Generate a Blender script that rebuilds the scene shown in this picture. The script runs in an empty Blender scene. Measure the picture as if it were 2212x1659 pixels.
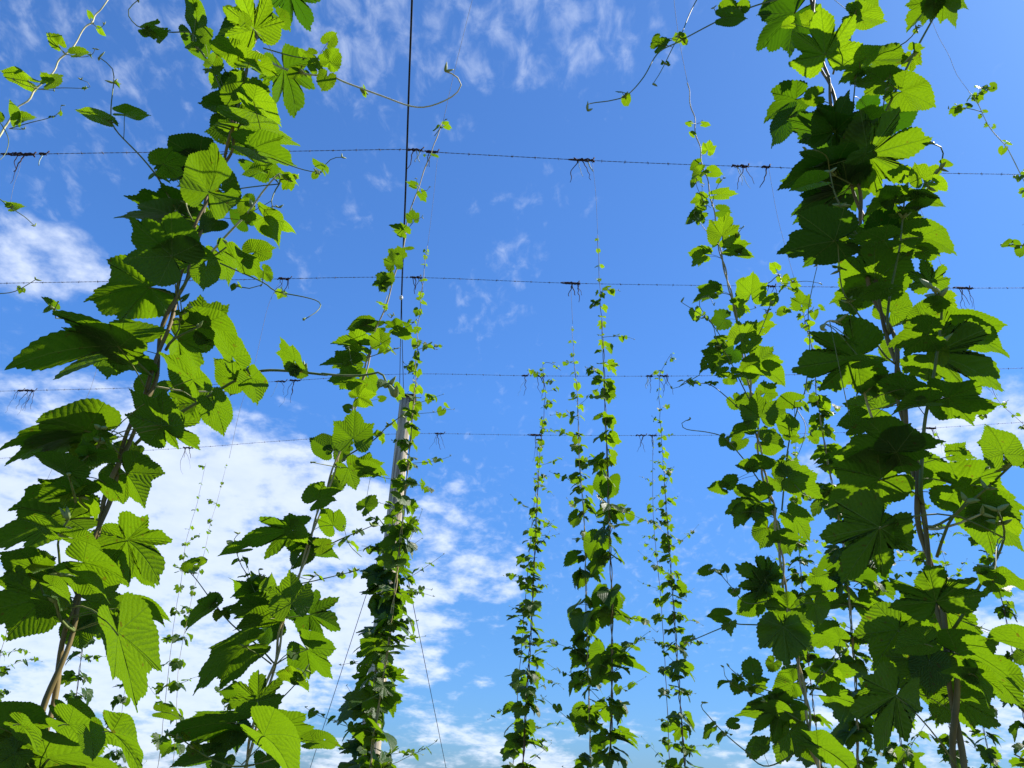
import bpy, math, random
import numpy as np
from mathutils import Vector
R = math.radians
C = bpy.context.scene.collection
SC = bpy.context.scene
V3 = lambda *a: np.array(a, float)
def nrm(v):
    n = np.linalg.norm(v); return v / n if n > 1e-9 else v
# ------------------------------------------------------------------ camera
PITCH, ROLL, FPX = R(28.5), R(2.6), 1597.0       # focal length in units of a 2212 px wide frame
CAM = V3(0, 0, 1.5)
R0 = V3(1, 0, 0); U0 = V3(0, -math.sin(PITCH), math.cos(PITCH)); FW = V3(0, math.cos(PITCH), math.sin(PITCH))
RT = math.cos(ROLL) * R0 + math.sin(ROLL) * U0
UP = -math.sin(ROLL) * R0 + math.cos(ROLL) * U0
cam_d = bpy.data.cameras.new('camera'); cam = bpy.data.objects.new('camera', cam_d); C.objects.link(cam)
cam_d.sensor_width = 36; cam_d.lens = 36 * FPX / 2212; cam_d.clip_start = .02; cam_d.clip_end = 3000
from mathutils import Matrix
M = Matrix(((RT[0], UP[0], -FW[0], CAM[0]), (RT[1], UP[1], -FW[1], CAM[1]), (RT[2], UP[2], -FW[2], CAM[2]), (0, 0, 0, 1)))
cam.matrix_world = M
SC.camera = cam
def ray(px, py): return FW + RT * (px - 1106) / FPX + UP * (829.5 - py) / FPX
def P(px, py, Y):
    d = ray(px, py); return CAM + d * (Y / d[1])
def depth(p): return float(np.dot(p - CAM, FW))
# ------------------------------------------------------------------ light
SUN_EL, SUN_AZ = R(49), R(68)                    # azimuth measured from the view direction (+Y) to the right
SUN = V3(math.cos(SUN_EL) * math.sin(SUN_AZ), math.cos(SUN_EL) * math.cos(SUN_AZ), math.sin(SUN_EL))
sl = bpy.data.lights.new('sun', 'SUN'); sl.energy = 5.0; sl.angle = R(.53); sl.color = (1, .95, .86)
so = bpy.data.objects.new('sun', sl); C.objects.link(so)
so.rotation_euler = Vector(SUN).to_track_quat('Z', 'Y').to_euler()
SC.view_settings.view_transform = 'Standard'; SC.view_settings.look = 'None'
SC.view_settings.exposure = 1.0; SC.view_settings.gamma = 1
world = bpy.data.worlds.new('World'); SC.world = world; world.use_nodes = True
nt = world.node_tree; N = nt.nodes; L = nt.links
for n in list(N): N.remove(n)
def nd(t, **k):
    n = N.new(t)
    for a, b in k.items(): setattr(n, a, b)
    return n
def vmath(op, a, b=None):
    n = nd('ShaderNodeVectorMath', operation=op)
    for i, x in enumerate((a, b)):
        if x is None: continue
        if hasattr(x, 'links'): L.new(x, n.inputs[i])
        else: n.inputs[i].default_value = x
    return n
def fm(op, a, b=None, c=None, clamp=False):
    n = nd('ShaderNodeMath', operation=op, use_clamp=clamp)
    for i, x in enumerate((a, b, c)):
        if x is None: continue
        if hasattr(x, 'links'): L.new(x, n.inputs[i])
        else: n.inputs[i].default_value = x
    return n.outputs[0]
sky = nd('ShaderNodeTexSky', sky_type='NISHITA'); sky.sun_disc = False
sky.sun_elevation = SUN_EL; sky.sun_rotation = SUN_AZ
sky.air_density = 1.0; sky.dust_density = .35; sky.ozone_density = 3.0; sky.altitude = 100
tc = nd('ShaderNodeTexCoord')
dirn = vmath('NORMALIZE', tc.outputs['Generated']).outputs[0]
sep = nd('ShaderNodeSeparateXYZ'); L.new(dirn, sep.inputs[0])
zz = fm('ADD', fm('MAXIMUM', sep.outputs[2], 0.0), .3)
cmb = nd('ShaderNodeCombineXYZ'); L.new(fm('DIVIDE', sep.outputs[0], zz), cmb.inputs[0]); L.new(fm('DIVIDE', sep.outputs[1], zz), cmb.inputs[1])
def noise(vec, scale, detail, rough, dist=0.0):
    n = nd('ShaderNodeTexNoise'); L.new(vec, n.inputs['Vector'])
    n.inputs['Scale'].default_value = scale; n.inputs['Detail'].default_value = detail
    n.inputs['Roughness'].default_value = rough; n.inputs['Distortion'].default_value = dist
    return n.outputs['Fac']
def blob(px, py, rx, ry, amp):
    """a cloud field around one direction of the sky, rx and ry its half sizes in frame units"""
    c = nrm(ray(px, py)); a = nrm(np.cross(c, V3(0, 0, 1))); b = np.cross(a, c)
    ang_x, ang_y = rx / FPX, ry / FPX
    u = vmath('DOT_PRODUCT', dirn, tuple(a / ang_x)).outputs['Value']
    v = vmath('DOT_PRODUCT', dirn, tuple(b / ang_y)).outputs['Value']
    w = vmath('DOT_PRODUCT', dirn, tuple(c)).outputs['Value']
    r2 = fm('ADD', fm('MULTIPLY', u, u), fm('MULTIPLY', v, v))
    r2 = fm('ADD', r2, fm('MULTIPLY', fm('LESS_THAN', w, 0.0), 9.0))
    mr = nd('ShaderNodeMapRange', interpolation_type='SMOOTHSTEP'); L.new(r2, mr.inputs[0])
    mr.inputs[1].default_value = 0; mr.inputs[2].default_value = 1.6; mr.inputs[3].default_value = amp; mr.inputs[4].default_value = 0
    return mr.outputs[0]
def total(bl):
    s = None
    for b in bl:
        o = blob(*b); s = o if s is None else fm('MAXIMUM', s, o)
    return s
BANK = [(250, 1250, 620, 330, 1.0), (520, 1150, 430, 260, .9), (250, 1420, 520, 200, .95), (60, 1480, 500, 260, .85), (700, 1330, 420, 170, .85), (600, 1420, 300, 170, .8), (950, 1230, 220, 190, .62), (860, 1150, 170, 120, .5),
        (60, 860, 300, 120, .62), (120, 700, 150, 110, .42), (70, 560, 190, 90, .78), (570, 970, 130, 110, .55), (1010, 1150, 100, 90, .5),
        (2120, 930, 190, 100, .7), (1990, 1030, 240, 110, .5), (2140, 1500, 420, 200, .66), (1000, 1640, 420, 90, .6), (1750, 1620, 500, 110, .52), (1300, 1600, 400, 80, .4)]
PUFF = [(1150, 60, 330, 150, .72), (760, 60, 230, 170, .78), (930, 40, 160, 130, .62), (60, 60, 330, 180, .58), (360, 60, 230, 180, .62), (360, 150, 150, 160, .5), (120, 290, 180, 90, .5),
        (60, 420, 140, 120, .45), (1110, 560, 70, 90, .62), (1050, 660, 100, 90, .58), (740, 460, 110, 80, .42), (860, 250, 170, 130, .42), (1150, 420, 170, 80, .4), (660, 580, 60, 70, .5), (820, 370, 60, 70, .45),
        (1000, 1060, 150, 100, .5), (1030, 1180, 110, 120, .6), (1150, 1180, 180, 160, .42), (1200, 1000, 140, 90, .3), (1600, 350, 150, 80, .3), (1530, 1250, 250, 200, .45), (1640, 600, 110, 90, .35), (1100, 900, 250, 200, .28)]
n_big = noise(cmb.outputs[0], 2.6, 9, .62, .25)
n_str = noise(cmb.outputs[0], 13.0, 8, .58, .15)
stretch = nd('ShaderNodeMapping'); stretch.inputs['Scale'].default_value = (36, 24, 1); stretch.inputs['Rotation'].default_value = (0, 0, .25)
L.new(cmb.outputs[0], stretch.inputs[0]); n_puf = noise(stretch.outputs[0], 1.0, 7, .58, .35)
bank = fm('ADD', total(BANK), fm('MULTIPLY', fm('SUBTRACT', fm('ADD', fm('MULTIPLY', n_big, .6), fm('MULTIPLY', n_str, .4)), .5), 3.1))
mr = nd('ShaderNodeMapRange', interpolation_type='SMOOTHSTEP'); L.new(bank, mr.inputs[0])
mr.inputs[1].default_value = .38; mr.inputs[2].default_value = .92; mr.inputs[4].default_value = .8
puff = fm('ADD', total(PUFF), fm('MULTIPLY', fm('SUBTRACT', n_puf, .5), 2.6))
mr2 = nd('ShaderNodeMapRange', interpolation_type='SMOOTHSTEP'); L.new(puff, mr2.inputs[0])
mr2.inputs[1].default_value = .42; mr2.inputs[2].default_value = 1.5; mr2.inputs[4].default_value = .40
cloud = fm('MAXIMUM', mr.outputs[0], mr2.outputs[0])
ccol = nd('ShaderNodeMix', data_type='RGBA'); L.new(n_str, ccol.inputs['Factor'])
ccol.inputs[6].default_value = (4.9, 5.7, 7.3, 1); ccol.inputs[7].default_value = (7.3, 7.8, 8.7, 1)
tint = nd('ShaderNodeMix', data_type='RGBA', blend_type='MULTIPLY'); tint.inputs['Factor'].default_value = 1
L.new(sky.outputs[0], tint.inputs[6])
ramp = nd('ShaderNodeValToRGB'); L.new(sep.outputs[2], ramp.inputs[0]); e = ramp.color_ramp.elements   # clean summer air: less yellow at the horizon
e[0].position = 0; e[0].color = (.27, .47, .86, 1); e[1].position = .9; e[1].color = (.54, .88, 1.30, 1)
e2 = e.new(.18); e2.color = (.37, .65, .98, 1); e3 = e.new(.45); e3.color = (.50, .90, 1.36, 1)
L.new(ramp.outputs[0], tint.inputs[7])
mixc = nd('ShaderNodeMix', data_type='RGBA'); L.new(cloud, mixc.inputs['Factor'])
L.new(tint.outputs[2], mixc.inputs[6]); L.new(ccol.outputs[2], mixc.inputs[7])
even = vmath('SCALE', tint.outputs[2]); L.new(fm('SUBTRACT', 1.04, fm('MULTIPLY', sep.outputs[0], .24)), even.inputs['Scale']); L.new(even.outputs[0], mixc.inputs[6])
bg = nd('ShaderNodeBackground'); L.new(mixc.outputs[2], bg.inputs[0]); bg.inputs[1].default_value = .075
wo = nd('ShaderNodeOutputWorld'); L.new(bg.outputs[0], wo.inputs[0])
SC.cycles.max_bounces = 8; SC.cycles.transmission_bounces = 6; SC.cycles.diffuse_bounces = 4
# ------------------------------------------------------------------ materials
def new_mat(name):
    m = bpy.data.materials.new(name); m.use_nodes = True
    t = m.node_tree
    for n in list(t.nodes): t.nodes.remove(n)
    return m, t
def simple(name, c1, c2, rough=.7, scale=30, bump=.2, metal=0, spec=.25, stretch=(1, 1, 1), bd=.0007):
    m, t = new_mat(name); n = t.nodes; l = t.links
    o = n.new('ShaderNodeOutputMaterial'); p = n.new('ShaderNodeBsdfPrincipled'); l.new(p.outputs[0], o.inputs[0])
    tcx = n.new('ShaderNodeTexCoord'); mp = n.new('ShaderNodeMapping'); mp.inputs['Scale'].default_value = stretch
    l.new(tcx.outputs['Object'], mp.inputs[0])
    no = n.new('ShaderNodeTexNoise'); no.inputs['Scale'].default_value = scale; no.inputs['Detail'].default_value = 5; l.new(mp.outputs[0], no.inputs['Vector'])
    rp = n.new('ShaderNodeValToRGB'); rp.color_ramp.elements[0].position = .35; rp.color_ramp.elements[1].position = .65
    rp.color_ramp.elements[0].color = (*c1, 1); rp.color_ramp.elements[1].color = (*c2, 1)
    l.new(no.outputs['Fac'], rp.inputs[0]); l.new(rp.outputs[0], p.inputs['Base Color'])
    p.inputs['Roughness'].default_value = rough; p.inputs['Metallic'].default_value = metal; p.inputs['Specular IOR Level'].default_value = spec
    if bump:
        b = n.new('ShaderNodeBump'); b.inputs['Strength'].default_value = bump; b.inputs['Distance'].default_value = bd
        l.new(no.outputs['Fac'], b.inputs['Height']); l.new(b.outputs[0], p.inputs['Normal'])
    return m
def leaf_mat():
    """object colour: red = age (0 old and shaded, deep green; 1 young and sunlit, yellow green; light painted in), green = random"""
    m, t = new_mat('hop_leaf'); n = t.nodes; l = t.links
    def f(op, a, b=None, clamp=False):
        x = n.new('ShaderNodeMath'); x.operation = op; x.use_clamp = clamp
        for i, y in enumerate((a, b)):
            if y is None: continue
            if hasattr(y, 'links'): l.new(y, x.inputs[i])
            else: x.inputs[i].default_value = y
        return x.outputs[0]
    def mix(fac, a, b):
        x = n.new('ShaderNodeMix'); x.data_type = 'RGBA'
        if hasattr(fac, 'links'): l.new(fac, x.inputs['Factor'])
        else: x.inputs['Factor'].default_value = fac
        for i, y in ((6, a), (7, b)):
            if hasattr(y, 'links'): l.new(y, x.inputs[i])
            else: x.inputs[i].default_value = (*y, 1)
        return x.outputs[2]
    o = n.new('ShaderNodeOutputMaterial')
    oi = n.new('ShaderNodeObjectInfo'); sp = n.new('ShaderNodeSeparateColor'); l.new(oi.outputs['Color'], sp.inputs[0])
    age_light, rnd = sp.outputs[0], sp.outputs[1]
    uv = n.new('ShaderNodeUVMap'); uv.uv_map = 'UVMap'; su = n.new('ShaderNodeSeparateXYZ'); l.new(uv.outputs[0], su.inputs[0])
    u, v = su.outputs[0], su.outputs[1]           # along and across the nearest main vein, leaf length = 1
    av = f('ABSOLUTE', v)
    ph = f('MULTIPLY', f('SUBTRACT', f('SUBTRACT', u, f('MULTIPLY', av, .95)), f('MULTIPLY', f('MULTIPLY', av, av), .8)), 8.5)
    tcx = n.new('ShaderNodeTexCoord')
    nw = n.new('ShaderNodeTexNoise'); nw.inputs['Scale'].default_value = 30; nw.inputs['Detail'].default_value = 2; l.new(tcx.outputs['Object'], nw.inputs['Vector'])
    ph = f('ADD', ph, f('MULTIPLY', nw.outputs['Fac'], 1.7))
    saw = f('ABSOLUTE', f('SUBTRACT', f('FRACT', ph), .5))     # 0.5 on a side vein, 0 between
    sec = f('POWER', f('MULTIPLY', saw, 2.0), 12.0)
    main = f('SUBTRACT', 1.0, f('DIVIDE', av, .012), True)
    vein = f('MAXIMUM', f('MULTIPLY', sec, .45), main)
    tcx = n.new('ShaderNodeTexCoord')
    no = n.new('ShaderNodeTexNoise'); no.inputs['Scale'].default_value = 38; no.inputs['Detail'].default_value = 4; l.new(tcx.outputs['Object'], no.inputs['Vector'])
    no2 = n.new('ShaderNodeTexNoise'); no2.inputs['Scale'].default_value = 420; no2.inputs['Detail'].default_value = 3; l.new(tcx.outputs['Object'], no2.inputs['Vector'])
    pl = f('MULTIPLY', f('POWER', f('MULTIPLY', saw, 2.0), 1.5), 1.0)
    hgt = f('ADD', f('MULTIPLY', pl, -1.0), f('ADD', f('MULTIPLY', main, -1.2), f('MULTIPLY', no2.outputs['Fac'], .9)))
    bp = n.new('ShaderNodeBump'); bp.inputs['Strength'].default_value = .75; bp.inputs['Distance'].default_value = .0009; l.new(hgt, bp.inputs['Height'])
    geo = n.new('ShaderNodeNewGeometry')
    refl_top = mix(age_light, (.016, .050, .012), (.06, .13, .014))
    refl_bot = mix(age_light, (.018, .052, .020), (.045, .105, .012))  # deep end cooled to paint shaded leaves as well as old ones
    refl = mix(geo.outputs['Backfacing'], refl_top, refl_bot)
    refl = mix(f('MULTIPLY', no.outputs['Fac'], .35), refl, (.03, .08, .01))
    refl = mix(f('MULTIPLY', sec, .35), refl, (.10, .17, .04)); refl = mix(f('MULTIPLY', main, .8), refl, (.22, .30, .09))
    tr = mix(age_light, (.034, .118, .0015), (.30, .50, .004))
    tr = mix(f('MULTIPLY', rnd, .35), tr, (.12, .18, .002))
    tr = mix(f('MULTIPLY', no.outputs['Fac'], .3), tr, (.03, .11, .001))
    vo = n.new('ShaderNodeTexVoronoi'); vo.feature = 'DISTANCE_TO_EDGE'; vo.inputs['Scale'].default_value = 190; l.new(tcx.outputs['Object'], vo.inputs['Vector'])
    net = f('LESS_THAN', vo.outputs['Distance'], .07)
    tr = mix(f('MULTIPLY', net, .22), tr, (.04, .10, .002))
    tr = mix(f('MULTIPLY', vein, .36), tr, (.04, .10, .002))
    # wear: brown specks and rims on older leaves, and a few chewed holes on some of them
    nb = n.new('ShaderNodeTexNoise'); nb.inputs['Scale'].default_value = 95; nb.inputs['Detail'].default_value = 2; l.new(tcx.outputs['Object'], nb.inputs['Vector'])
    worn = f('MULTIPLY', f('GREATER_THAN', nb.outputs['Fac'], .70), f('GREATER_THAN', rnd, .45))
    refl = mix(f('MULTIPLY', worn, .7), refl, (.10, .06, .02)); tr = mix(f('MULTIPLY', worn, .7), tr, (.12, .09, .005))
    d = n.new('ShaderNodeBsdfPrincipled'); l.new(refl, d.inputs['Base Color']); l.new(bp.outputs[0], d.inputs['Normal'])
    rg = n.new('ShaderNodeMix'); rg.data_type = 'FLOAT'; l.new(geo.outputs['Backfacing'], rg.inputs['Factor']); rg.inputs[2].default_value = .42; rg.inputs[3].default_value = .62
    l.new(rg.outputs[0], d.inputs['Roughness']); d.inputs['Specular IOR Level'].default_value = .32
    tl = n.new('ShaderNodeBsdfTranslucent'); l.new(tr, tl.inputs[0]); l.new(bp.outputs[0], tl.inputs['Normal'])
    mx = n.new('ShaderNodeMixShader'); mx.inputs[0].default_value = .55
    l.new(d.outputs[0], mx.inputs[1]); l.new(tl.outputs[0], mx.inputs[2])
    nh = n.new('ShaderNodeTexNoise'); nh.inputs['Scale'].default_value = 60; nh.inputs['Detail'].default_value = 3; l.new(tcx.outputs['Object'], nh.inputs['Vector'])
    hole = f('MULTIPLY', f('GREATER_THAN', nh.outputs['Fac'], .715), f('GREATER_THAN', rnd, .72))
    tp = n.new('ShaderNodeBsdfTransparent'); mh = n.new('ShaderNodeMixShader'); l.new(hole, mh.inputs[0]); l.new(mx.outputs[0], mh.inputs[1]); l.new(tp.outputs[0], mh.inputs[2])
    l.new(mh.outputs[0], o.inputs[0])
    return m
LEAF = leaf_mat()
STEM = {
    'tan': simple('pale_woody_bine', (.56, .44, .22), (.27, .22, .08), .6, 60, .3, stretch=(1, 1, .25)),
    'green': simple('green_bine', (.10, .16, .03), (.19, .20, .07), .5, 50, .25, stretch=(1, 1, .25)),
    'red': simple('reddish_bine', (.10, .035, .03), (.17, .10, .05), .55, 50, .25, stretch=(1, 1, .25)),
    'brown': simple('brown_green_bine', (.11, .085, .025), (.24, .17, .06), .6, 60, .3, stretch=(1, 1, .25)),
    'pale': simple('pale_tip_bine', (.66, .58, .36), (.45, .44, .2), .55, 60, .2),
}
STALK = simple('leaf_stalk', (.11, .17, .03), (.20, .20, .06), .5, 80, .15)
BUD = simple('pale_bud', (.30, .34, .13), (.19, .26, .07), .6, 120, .3)
WIRE = simple('weathered_wire', (.07, .065, .065), (.15, .14, .135), .75, 90, .2, metal=.1)
CABLE = simple('dark_cable', (.02, .02, .022), (.045, .042, .04), .5, 60, .2, metal=.4)
TWINE = simple('old_dark_twine', (.025, .014, .012), (.085, .045, .035), .9, 90, .4)
FRAY = simple('pale_frayed_twine', (.30, .42, .40), (.45, .50, .46), .9, 90, .4)
STRING = simple('coir_string', (.22, .20, .17), (.34, .31, .26), .9, 60, .2)
WOOD = simple('weathered_wood', (.24, .19, .13), (.72, .62, .45), .8, 5, .6, stretch=(9, 9, .35), bd=.01)
METAL = simple('dark_sheet_metal', (.035, .035, .035), (.07, .065, .06), .55, 14, .2, metal=.5)
CERAM = simple('white_ceramic', (.75, .74, .70), (.6, .6, .57), .25, 40, .05)
# ------------------------------------------------------------------ mesh building
class MB:
    def __init__(s): s.v = []; s.f = []; s.m = []; s.uv = []; s.n = 0
    def add(s, v, f, mi=0, uv=None):
        b = s.n; s.v.append(np.asarray(v, float)); s.n += len(v)
        for k, q in enumerate(f):
            s.f.append(tuple(b + i for i in q)); s.m.append(mi)
            s.uv.append(uv[k] if uv is not None else ((0, .3),) * len(q))
    def tube(s, pts, rad, sides=5, mi=0):
        pts = np.asarray(pts, float); k = len(pts)
        if np.isscalar(rad): rad = [rad] * k
        t = np.gradient(pts, axis=0); t /= np.maximum(np.linalg.norm(t, axis=1, keepdims=True), 1e-9)
        a = nrm(np.cross(t[0], V3(.3, .9, .2))); vs = []
        for i in range(k):
            a = nrm(a - t[i] * np.dot(a, t[i])); b = np.cross(t[i], a)
            for j in range(sides):
                th = 2 * math.pi * j / sides; vs.append(pts[i] + rad[i] * (a * math.cos(th) + b * math.sin(th)))
        fs = [(i * sides + j, i * sides + (j + 1) % sides, (i + 1) * sides + (j + 1) % sides, (i + 1) * sides + j) for i in range(k - 1) for j in range(sides)]
        fs += [tuple(range(sides))[::-1], tuple((k - 1) * sides + j for j in range(sides))]
        s.add(vs, fs, mi)
    def blobby(s, c, axis, ln, r, mi=0):
        """a small pointed bud"""
        ax = nrm(axis); pts = [c + ax * ln * q for q in (0, .2, .5, .8, 1)]
        s.tube(pts, [r * .5, r, r * .9, r * .5, r * .1], 5, mi)
    def build(s, name, mats, parent=None, loc=None, smooth=True):
        v = np.concatenate(s.v) if s.v else np.zeros((0, 3))
        origin = V3(0, 0, 0) if loc is None else np.asarray(loc, float)
        me = bpy.data.meshes.new(name); me.from_pydata((v - origin).tolist(), [], s.f)
        for m in (mats if isinstance(mats, (list, tuple)) else [mats]): me.materials.append(m)
        me.polygons.foreach_set('material_index', s.m)
        if smooth: me.polygons.foreach_set('use_smooth', [True] * len(s.f))
        if s.uvon():
            lay = me.uv_layers.new(name='UVMap'); flat = [c for q in s.uv for p in q for c in p]
            lay.data.foreach_set('uv', flat)
        me.update()
        o = bpy.data.objects.new(name, me); C.objects.link(o); o.location = origin
        if parent is not None:
            o.parent = parent; o.location = origin - np.array(parent.location)
        return o
    def uvon(s): return getattr(s, 'has_uv', False)
def tag(o, label=None, cat=None, group=None, kind=None):
    for k, x in (('label', label), ('category', cat), ('group', group), ('kind', kind)):
        if x: o[k] = x
    return o
def empty(name, loc):
    o = bpy.data.objects.new(name, None); C.objects.link(o); o.location = loc; o.empty_display_size = .1; return o
def smooth_path(pts, step):
    """Catmull-Rom through pts, resampled every step metres"""
    pts = np.asarray(pts, float)
    if len(pts) < 3: ext = pts
    p = np.vstack([2 * pts[0] - pts[1], pts, 2 * pts[-1] - pts[-2]]); out = []
    for i in range(1, len(p) - 2):
        for t in np.linspace(0, 1, 10, endpoint=False):
            a, b, c, d = p[i - 1], p[i], p[i + 1], p[i + 2]
            out.append(.5 * (2 * b + (c - a) * t + (2 * a - 5 * b + 4 * c - d) * t * t + (3 * b - a - 3 * c + d) * t ** 3))
    out.append(pts[-1]); out = np.array(out)
    s = np.concatenate([[0], np.cumsum(np.linalg.norm(np.diff(out, axis=0), axis=1))])
    n = max(3, int(s[-1] / step) + 1); q = np.linspace(0, s[-1], n)
    return np.stack([np.interp(q, s, out[:, k]) for k in range(3)], 1)
# ------------------------------------------------------------------ leaf templates
def outline(kind, rng, npts, teeth):
    """closed outline of a hop leaf round its stalk joint; midrib +Y, tip at (0,1). Returns pts, lobe axis angles"""
    K = {0: [(0, 1.06), (3, .965), (7, .915), (14, .875), (26, .835), (42, .785), (60, .73), (82, .655), (105, .64), (128, .62), (145, .56), (157, .43), (165, .20)],
         3: [(0, 1.05), (3, .965), (8, .90), (15, .85), (22, .81), (27, .73), (31, .67), (35, .71), (42, .79), (46, .85), (49, .92), (53, .84), (60, .78), (75, .71), (92, .65), (112, .63), (132, .60), (148, .52), (158, .39), (165, .18)],
         5: [(0, 1.05), (3, .965), (8, .90), (14, .85), (19, .79), (24, .65), (28, .46), (32, .54), (38, .76), (43, .87), (46, .96), (50, .87), (55, .81), (62, .71), (69, .54), (74, .50), (82, .65), (88, .74), (91, .80), (95, .72), (104, .67), (122, .63), (142, .55), (156, .38), (164, .18)]}[kind]
    th = np.linspace(R(-165), R(165), 1600); r = np.zeros_like(th); dp = rng.uniform(.75, 1.25)
    for sg in (-1, 1):
        ks = [(R(q + rng.uniform(-1.5, 1.5) * (0 < q < 160)), rr if q == 0 else rr * (1 + rng.uniform(-.07, .07))) for q, rr in K]
        sel = th * sg >= 0; x = np.abs(th[sel]); rr = np.interp(x, [q[0] for q in ks], [q[1] for q in ks]); r[sel] = rr
    ker = np.hanning(19); ker /= ker.sum(); rs = np.convolve(np.pad(r, 9, mode='edge'), ker, 'valid')
    tipw = np.exp(-(np.degrees(th) / 2.5) ** 2); r = rs * (1 - tipw) + r * tipw
    axs = {0: [0, .8, -.8, 1.75, -1.75], 3: [0, .82, -.82, 1.9, -1.9], 5: [0, .79, -.79, 1.57, -1.57]}[kind]
    p = np.stack([r * np.sin(th), r * np.cos(th)], 1)
    s = np.concatenate([[0], np.cumsum(np.linalg.norm(np.diff(p, axis=0), axis=1))])
    q = np.linspace(0, s[-1], npts)
    pt = np.stack([np.interp(q, s, p[:, k]) for k in range(2)], 1)
    if teeth:
        tg = np.gradient(pt, axis=0); tg /= np.linalg.norm(tg, axis=1, keepdims=True)
        nn = np.stack([-tg[:, 1], tg[:, 0]], 1)
        per = npts / teeth; ph = (np.arange(npts) % per) / per
        left = pt[:, 0] < 0
        w = np.where(left, 1 - ph, ph)        # teeth lean toward the tip
        w = np.where(left, ph, 1 - ph)
        amp = s[-1] / teeth * .42
        pt = pt + nn * ((w - .5) * amp * rng.uniform(.85, 1.15))[:, None]
    return pt, axs
_rng = random.Random(4)
LODS = {0: (216, 5, 70), 1: (132, 4, 44), 2: (64, 3, 21), 3: (26, 2, 0)}
TPL = {}
for lod, (npt, rings, teeth) in LODS.items():
    for kind in (0, 3, 5):
        for var in range(7):
            o, ax = outline(kind, _rng, npt, teeth)
            ts = np.linspace(0, 1, rings + 1)[1:] ** .9
            xy = [np.zeros((1, 2))] + [o * t for t in ts]
            xy = np.concatenate(xy); fs = []; uv = []
            def uvp(p, a): return (p[0] * math.sin(a) + p[1] * math.cos(a), p[0] * math.cos(a) - p[1] * math.sin(a))
            for j in range(npt - 1):
                mid = (o[j] + o[j + 1]) / 2; th = math.atan2(mid[0], mid[1])
                a = min(ax, key=lambda q: abs(q - th))
                idx = [(0, 1 + j + 1, 1 + j)]
                for k in range(rings - 1):
                    b0, b1 = 1 + k * npt, 1 + (k + 1) * npt
                    idx.append((b0 + j, b0 + j + 1, b1 + j + 1, b1 + j))
                for q in idx: fs.append(q); uv.append(tuple(uvp(xy[i], a) for i in q))
            w = np.percentile(o[:, 0], 97) - np.percentile(o[:, 0], 3)
            TPL[(lod, kind, var)] = (xy, fs, uv, w)
WT = {k: np.mean([TPL[(0, k, v)][3] for v in range(7)]) for k in (0, 3, 5)}
def deform(xy, rng, flat=1.0):
    x, y = xy[:, 0], xy[:, 1]
    fold = rng.uniform(-.05, .42) * flat; droop = rng.uniform(.0, .55) * flat
    a, b, c, d = rng.uniform(-.085, .085), rng.uniform(2, 6), rng.uniform(0, 6), rng.uniform(-.16, .16) * flat
    rr = np.hypot(x, y)
    z = fold * np.abs(x) - droop * np.maximum(y, 0) ** 2 + a * np.sin(b * np.arctan2(x, y) + c) * rr * 1.6 + d * x * y - .22 * flat * rng.random() * x * x
    z += .0025 * np.sin(22 * (y - .9 * np.abs(x))) * np.minimum(1, 3 * rr)
    return np.stack([x * (1 - .12 * fold), y * (1 - .1 * droop), z], 1)
class Plant:
    """one hop bine: an Empty at its foot that parents stem, side shoots and leaves"""
    def __init__(s, name, foot, label, seed, lodbias=0, tone=.5, group=None, cat='hop plant'):
        s.root = empty(name, foot); tag(s.root, label, cat, group); s.rng = random.Random(seed)
        s.leaves = 0; s.extra = MB(); s.extra.has_uv = True; s.axes = []; s.tone = tone; s.lodbias = lodbias
    def leaf(s, base, m, n, size, kind, attach=None, age_light=.4, flat=1.0):
        """base: stalk joint; m: midrib direction; n: upper side normal; size: joint to tip in metres"""
        rng = s.rng; dpt = max(.3, depth(base)); px = size * FPX / dpt * .463
        lod = 0 if px > 38 else 1 if px > 17 else 2 if px > 8 else 3
        xy, fs, uv, w = TPL[(lod, kind, rng.randrange(7))]
        m = nrm(m); n = nrm(n - m * np.dot(n, m)); sd = np.cross(m, n)
        L3 = deform(xy, rng, flat) * size
        v = base + L3[:, :1] * sd + L3[:, 1:2] * m + L3[:, 2:3] * n
        part = s.leaves < 100
        mb = MB() if part else s.extra; mb.has_uv = True
        mb.add(v, fs, 0, uv)
        if attach is not None:
            d = base - attach; ln = np.linalg.norm(d)
            if ln > .004:
                sag = V3(0, 0, 1) * ln * rng.uniform(-.02, .16)
                end = base + m * size * .03
                pts = [attach, attach + d * .35 + sag, attach + d * .75 + sag * .7, end]
                r = max(.0007, size * .0135)
                mb.tube(smooth_path(pts, max(ln / 6, .004)), r, 5 if lod < 2 else 3, 1)
        s.leaves += 1
        if part:
            o = mb.build('leaf', [LEAF, STALK], s.root, base)
            o.color = (max(0, min(1, age_light)), rng.random(), 0, 1)
        return v
    def nearest(s, p):
        best = None; bd = 1e9
        for ax in s.axes:
            d = np.linalg.norm(ax - p, axis=1); i = int(np.argmin(d))
            if d[i] < bd: bd = d[i]; best = ax[i]; sel = (ax, i)
        return best, bd, sel
    def finish(s):
        if s.extra.n:
            o = s.extra.build('foliage', [LEAF, STALK], s.root); o.color = (s.tone, .5, 0, 1); o['kind'] = 'stuff'
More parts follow.
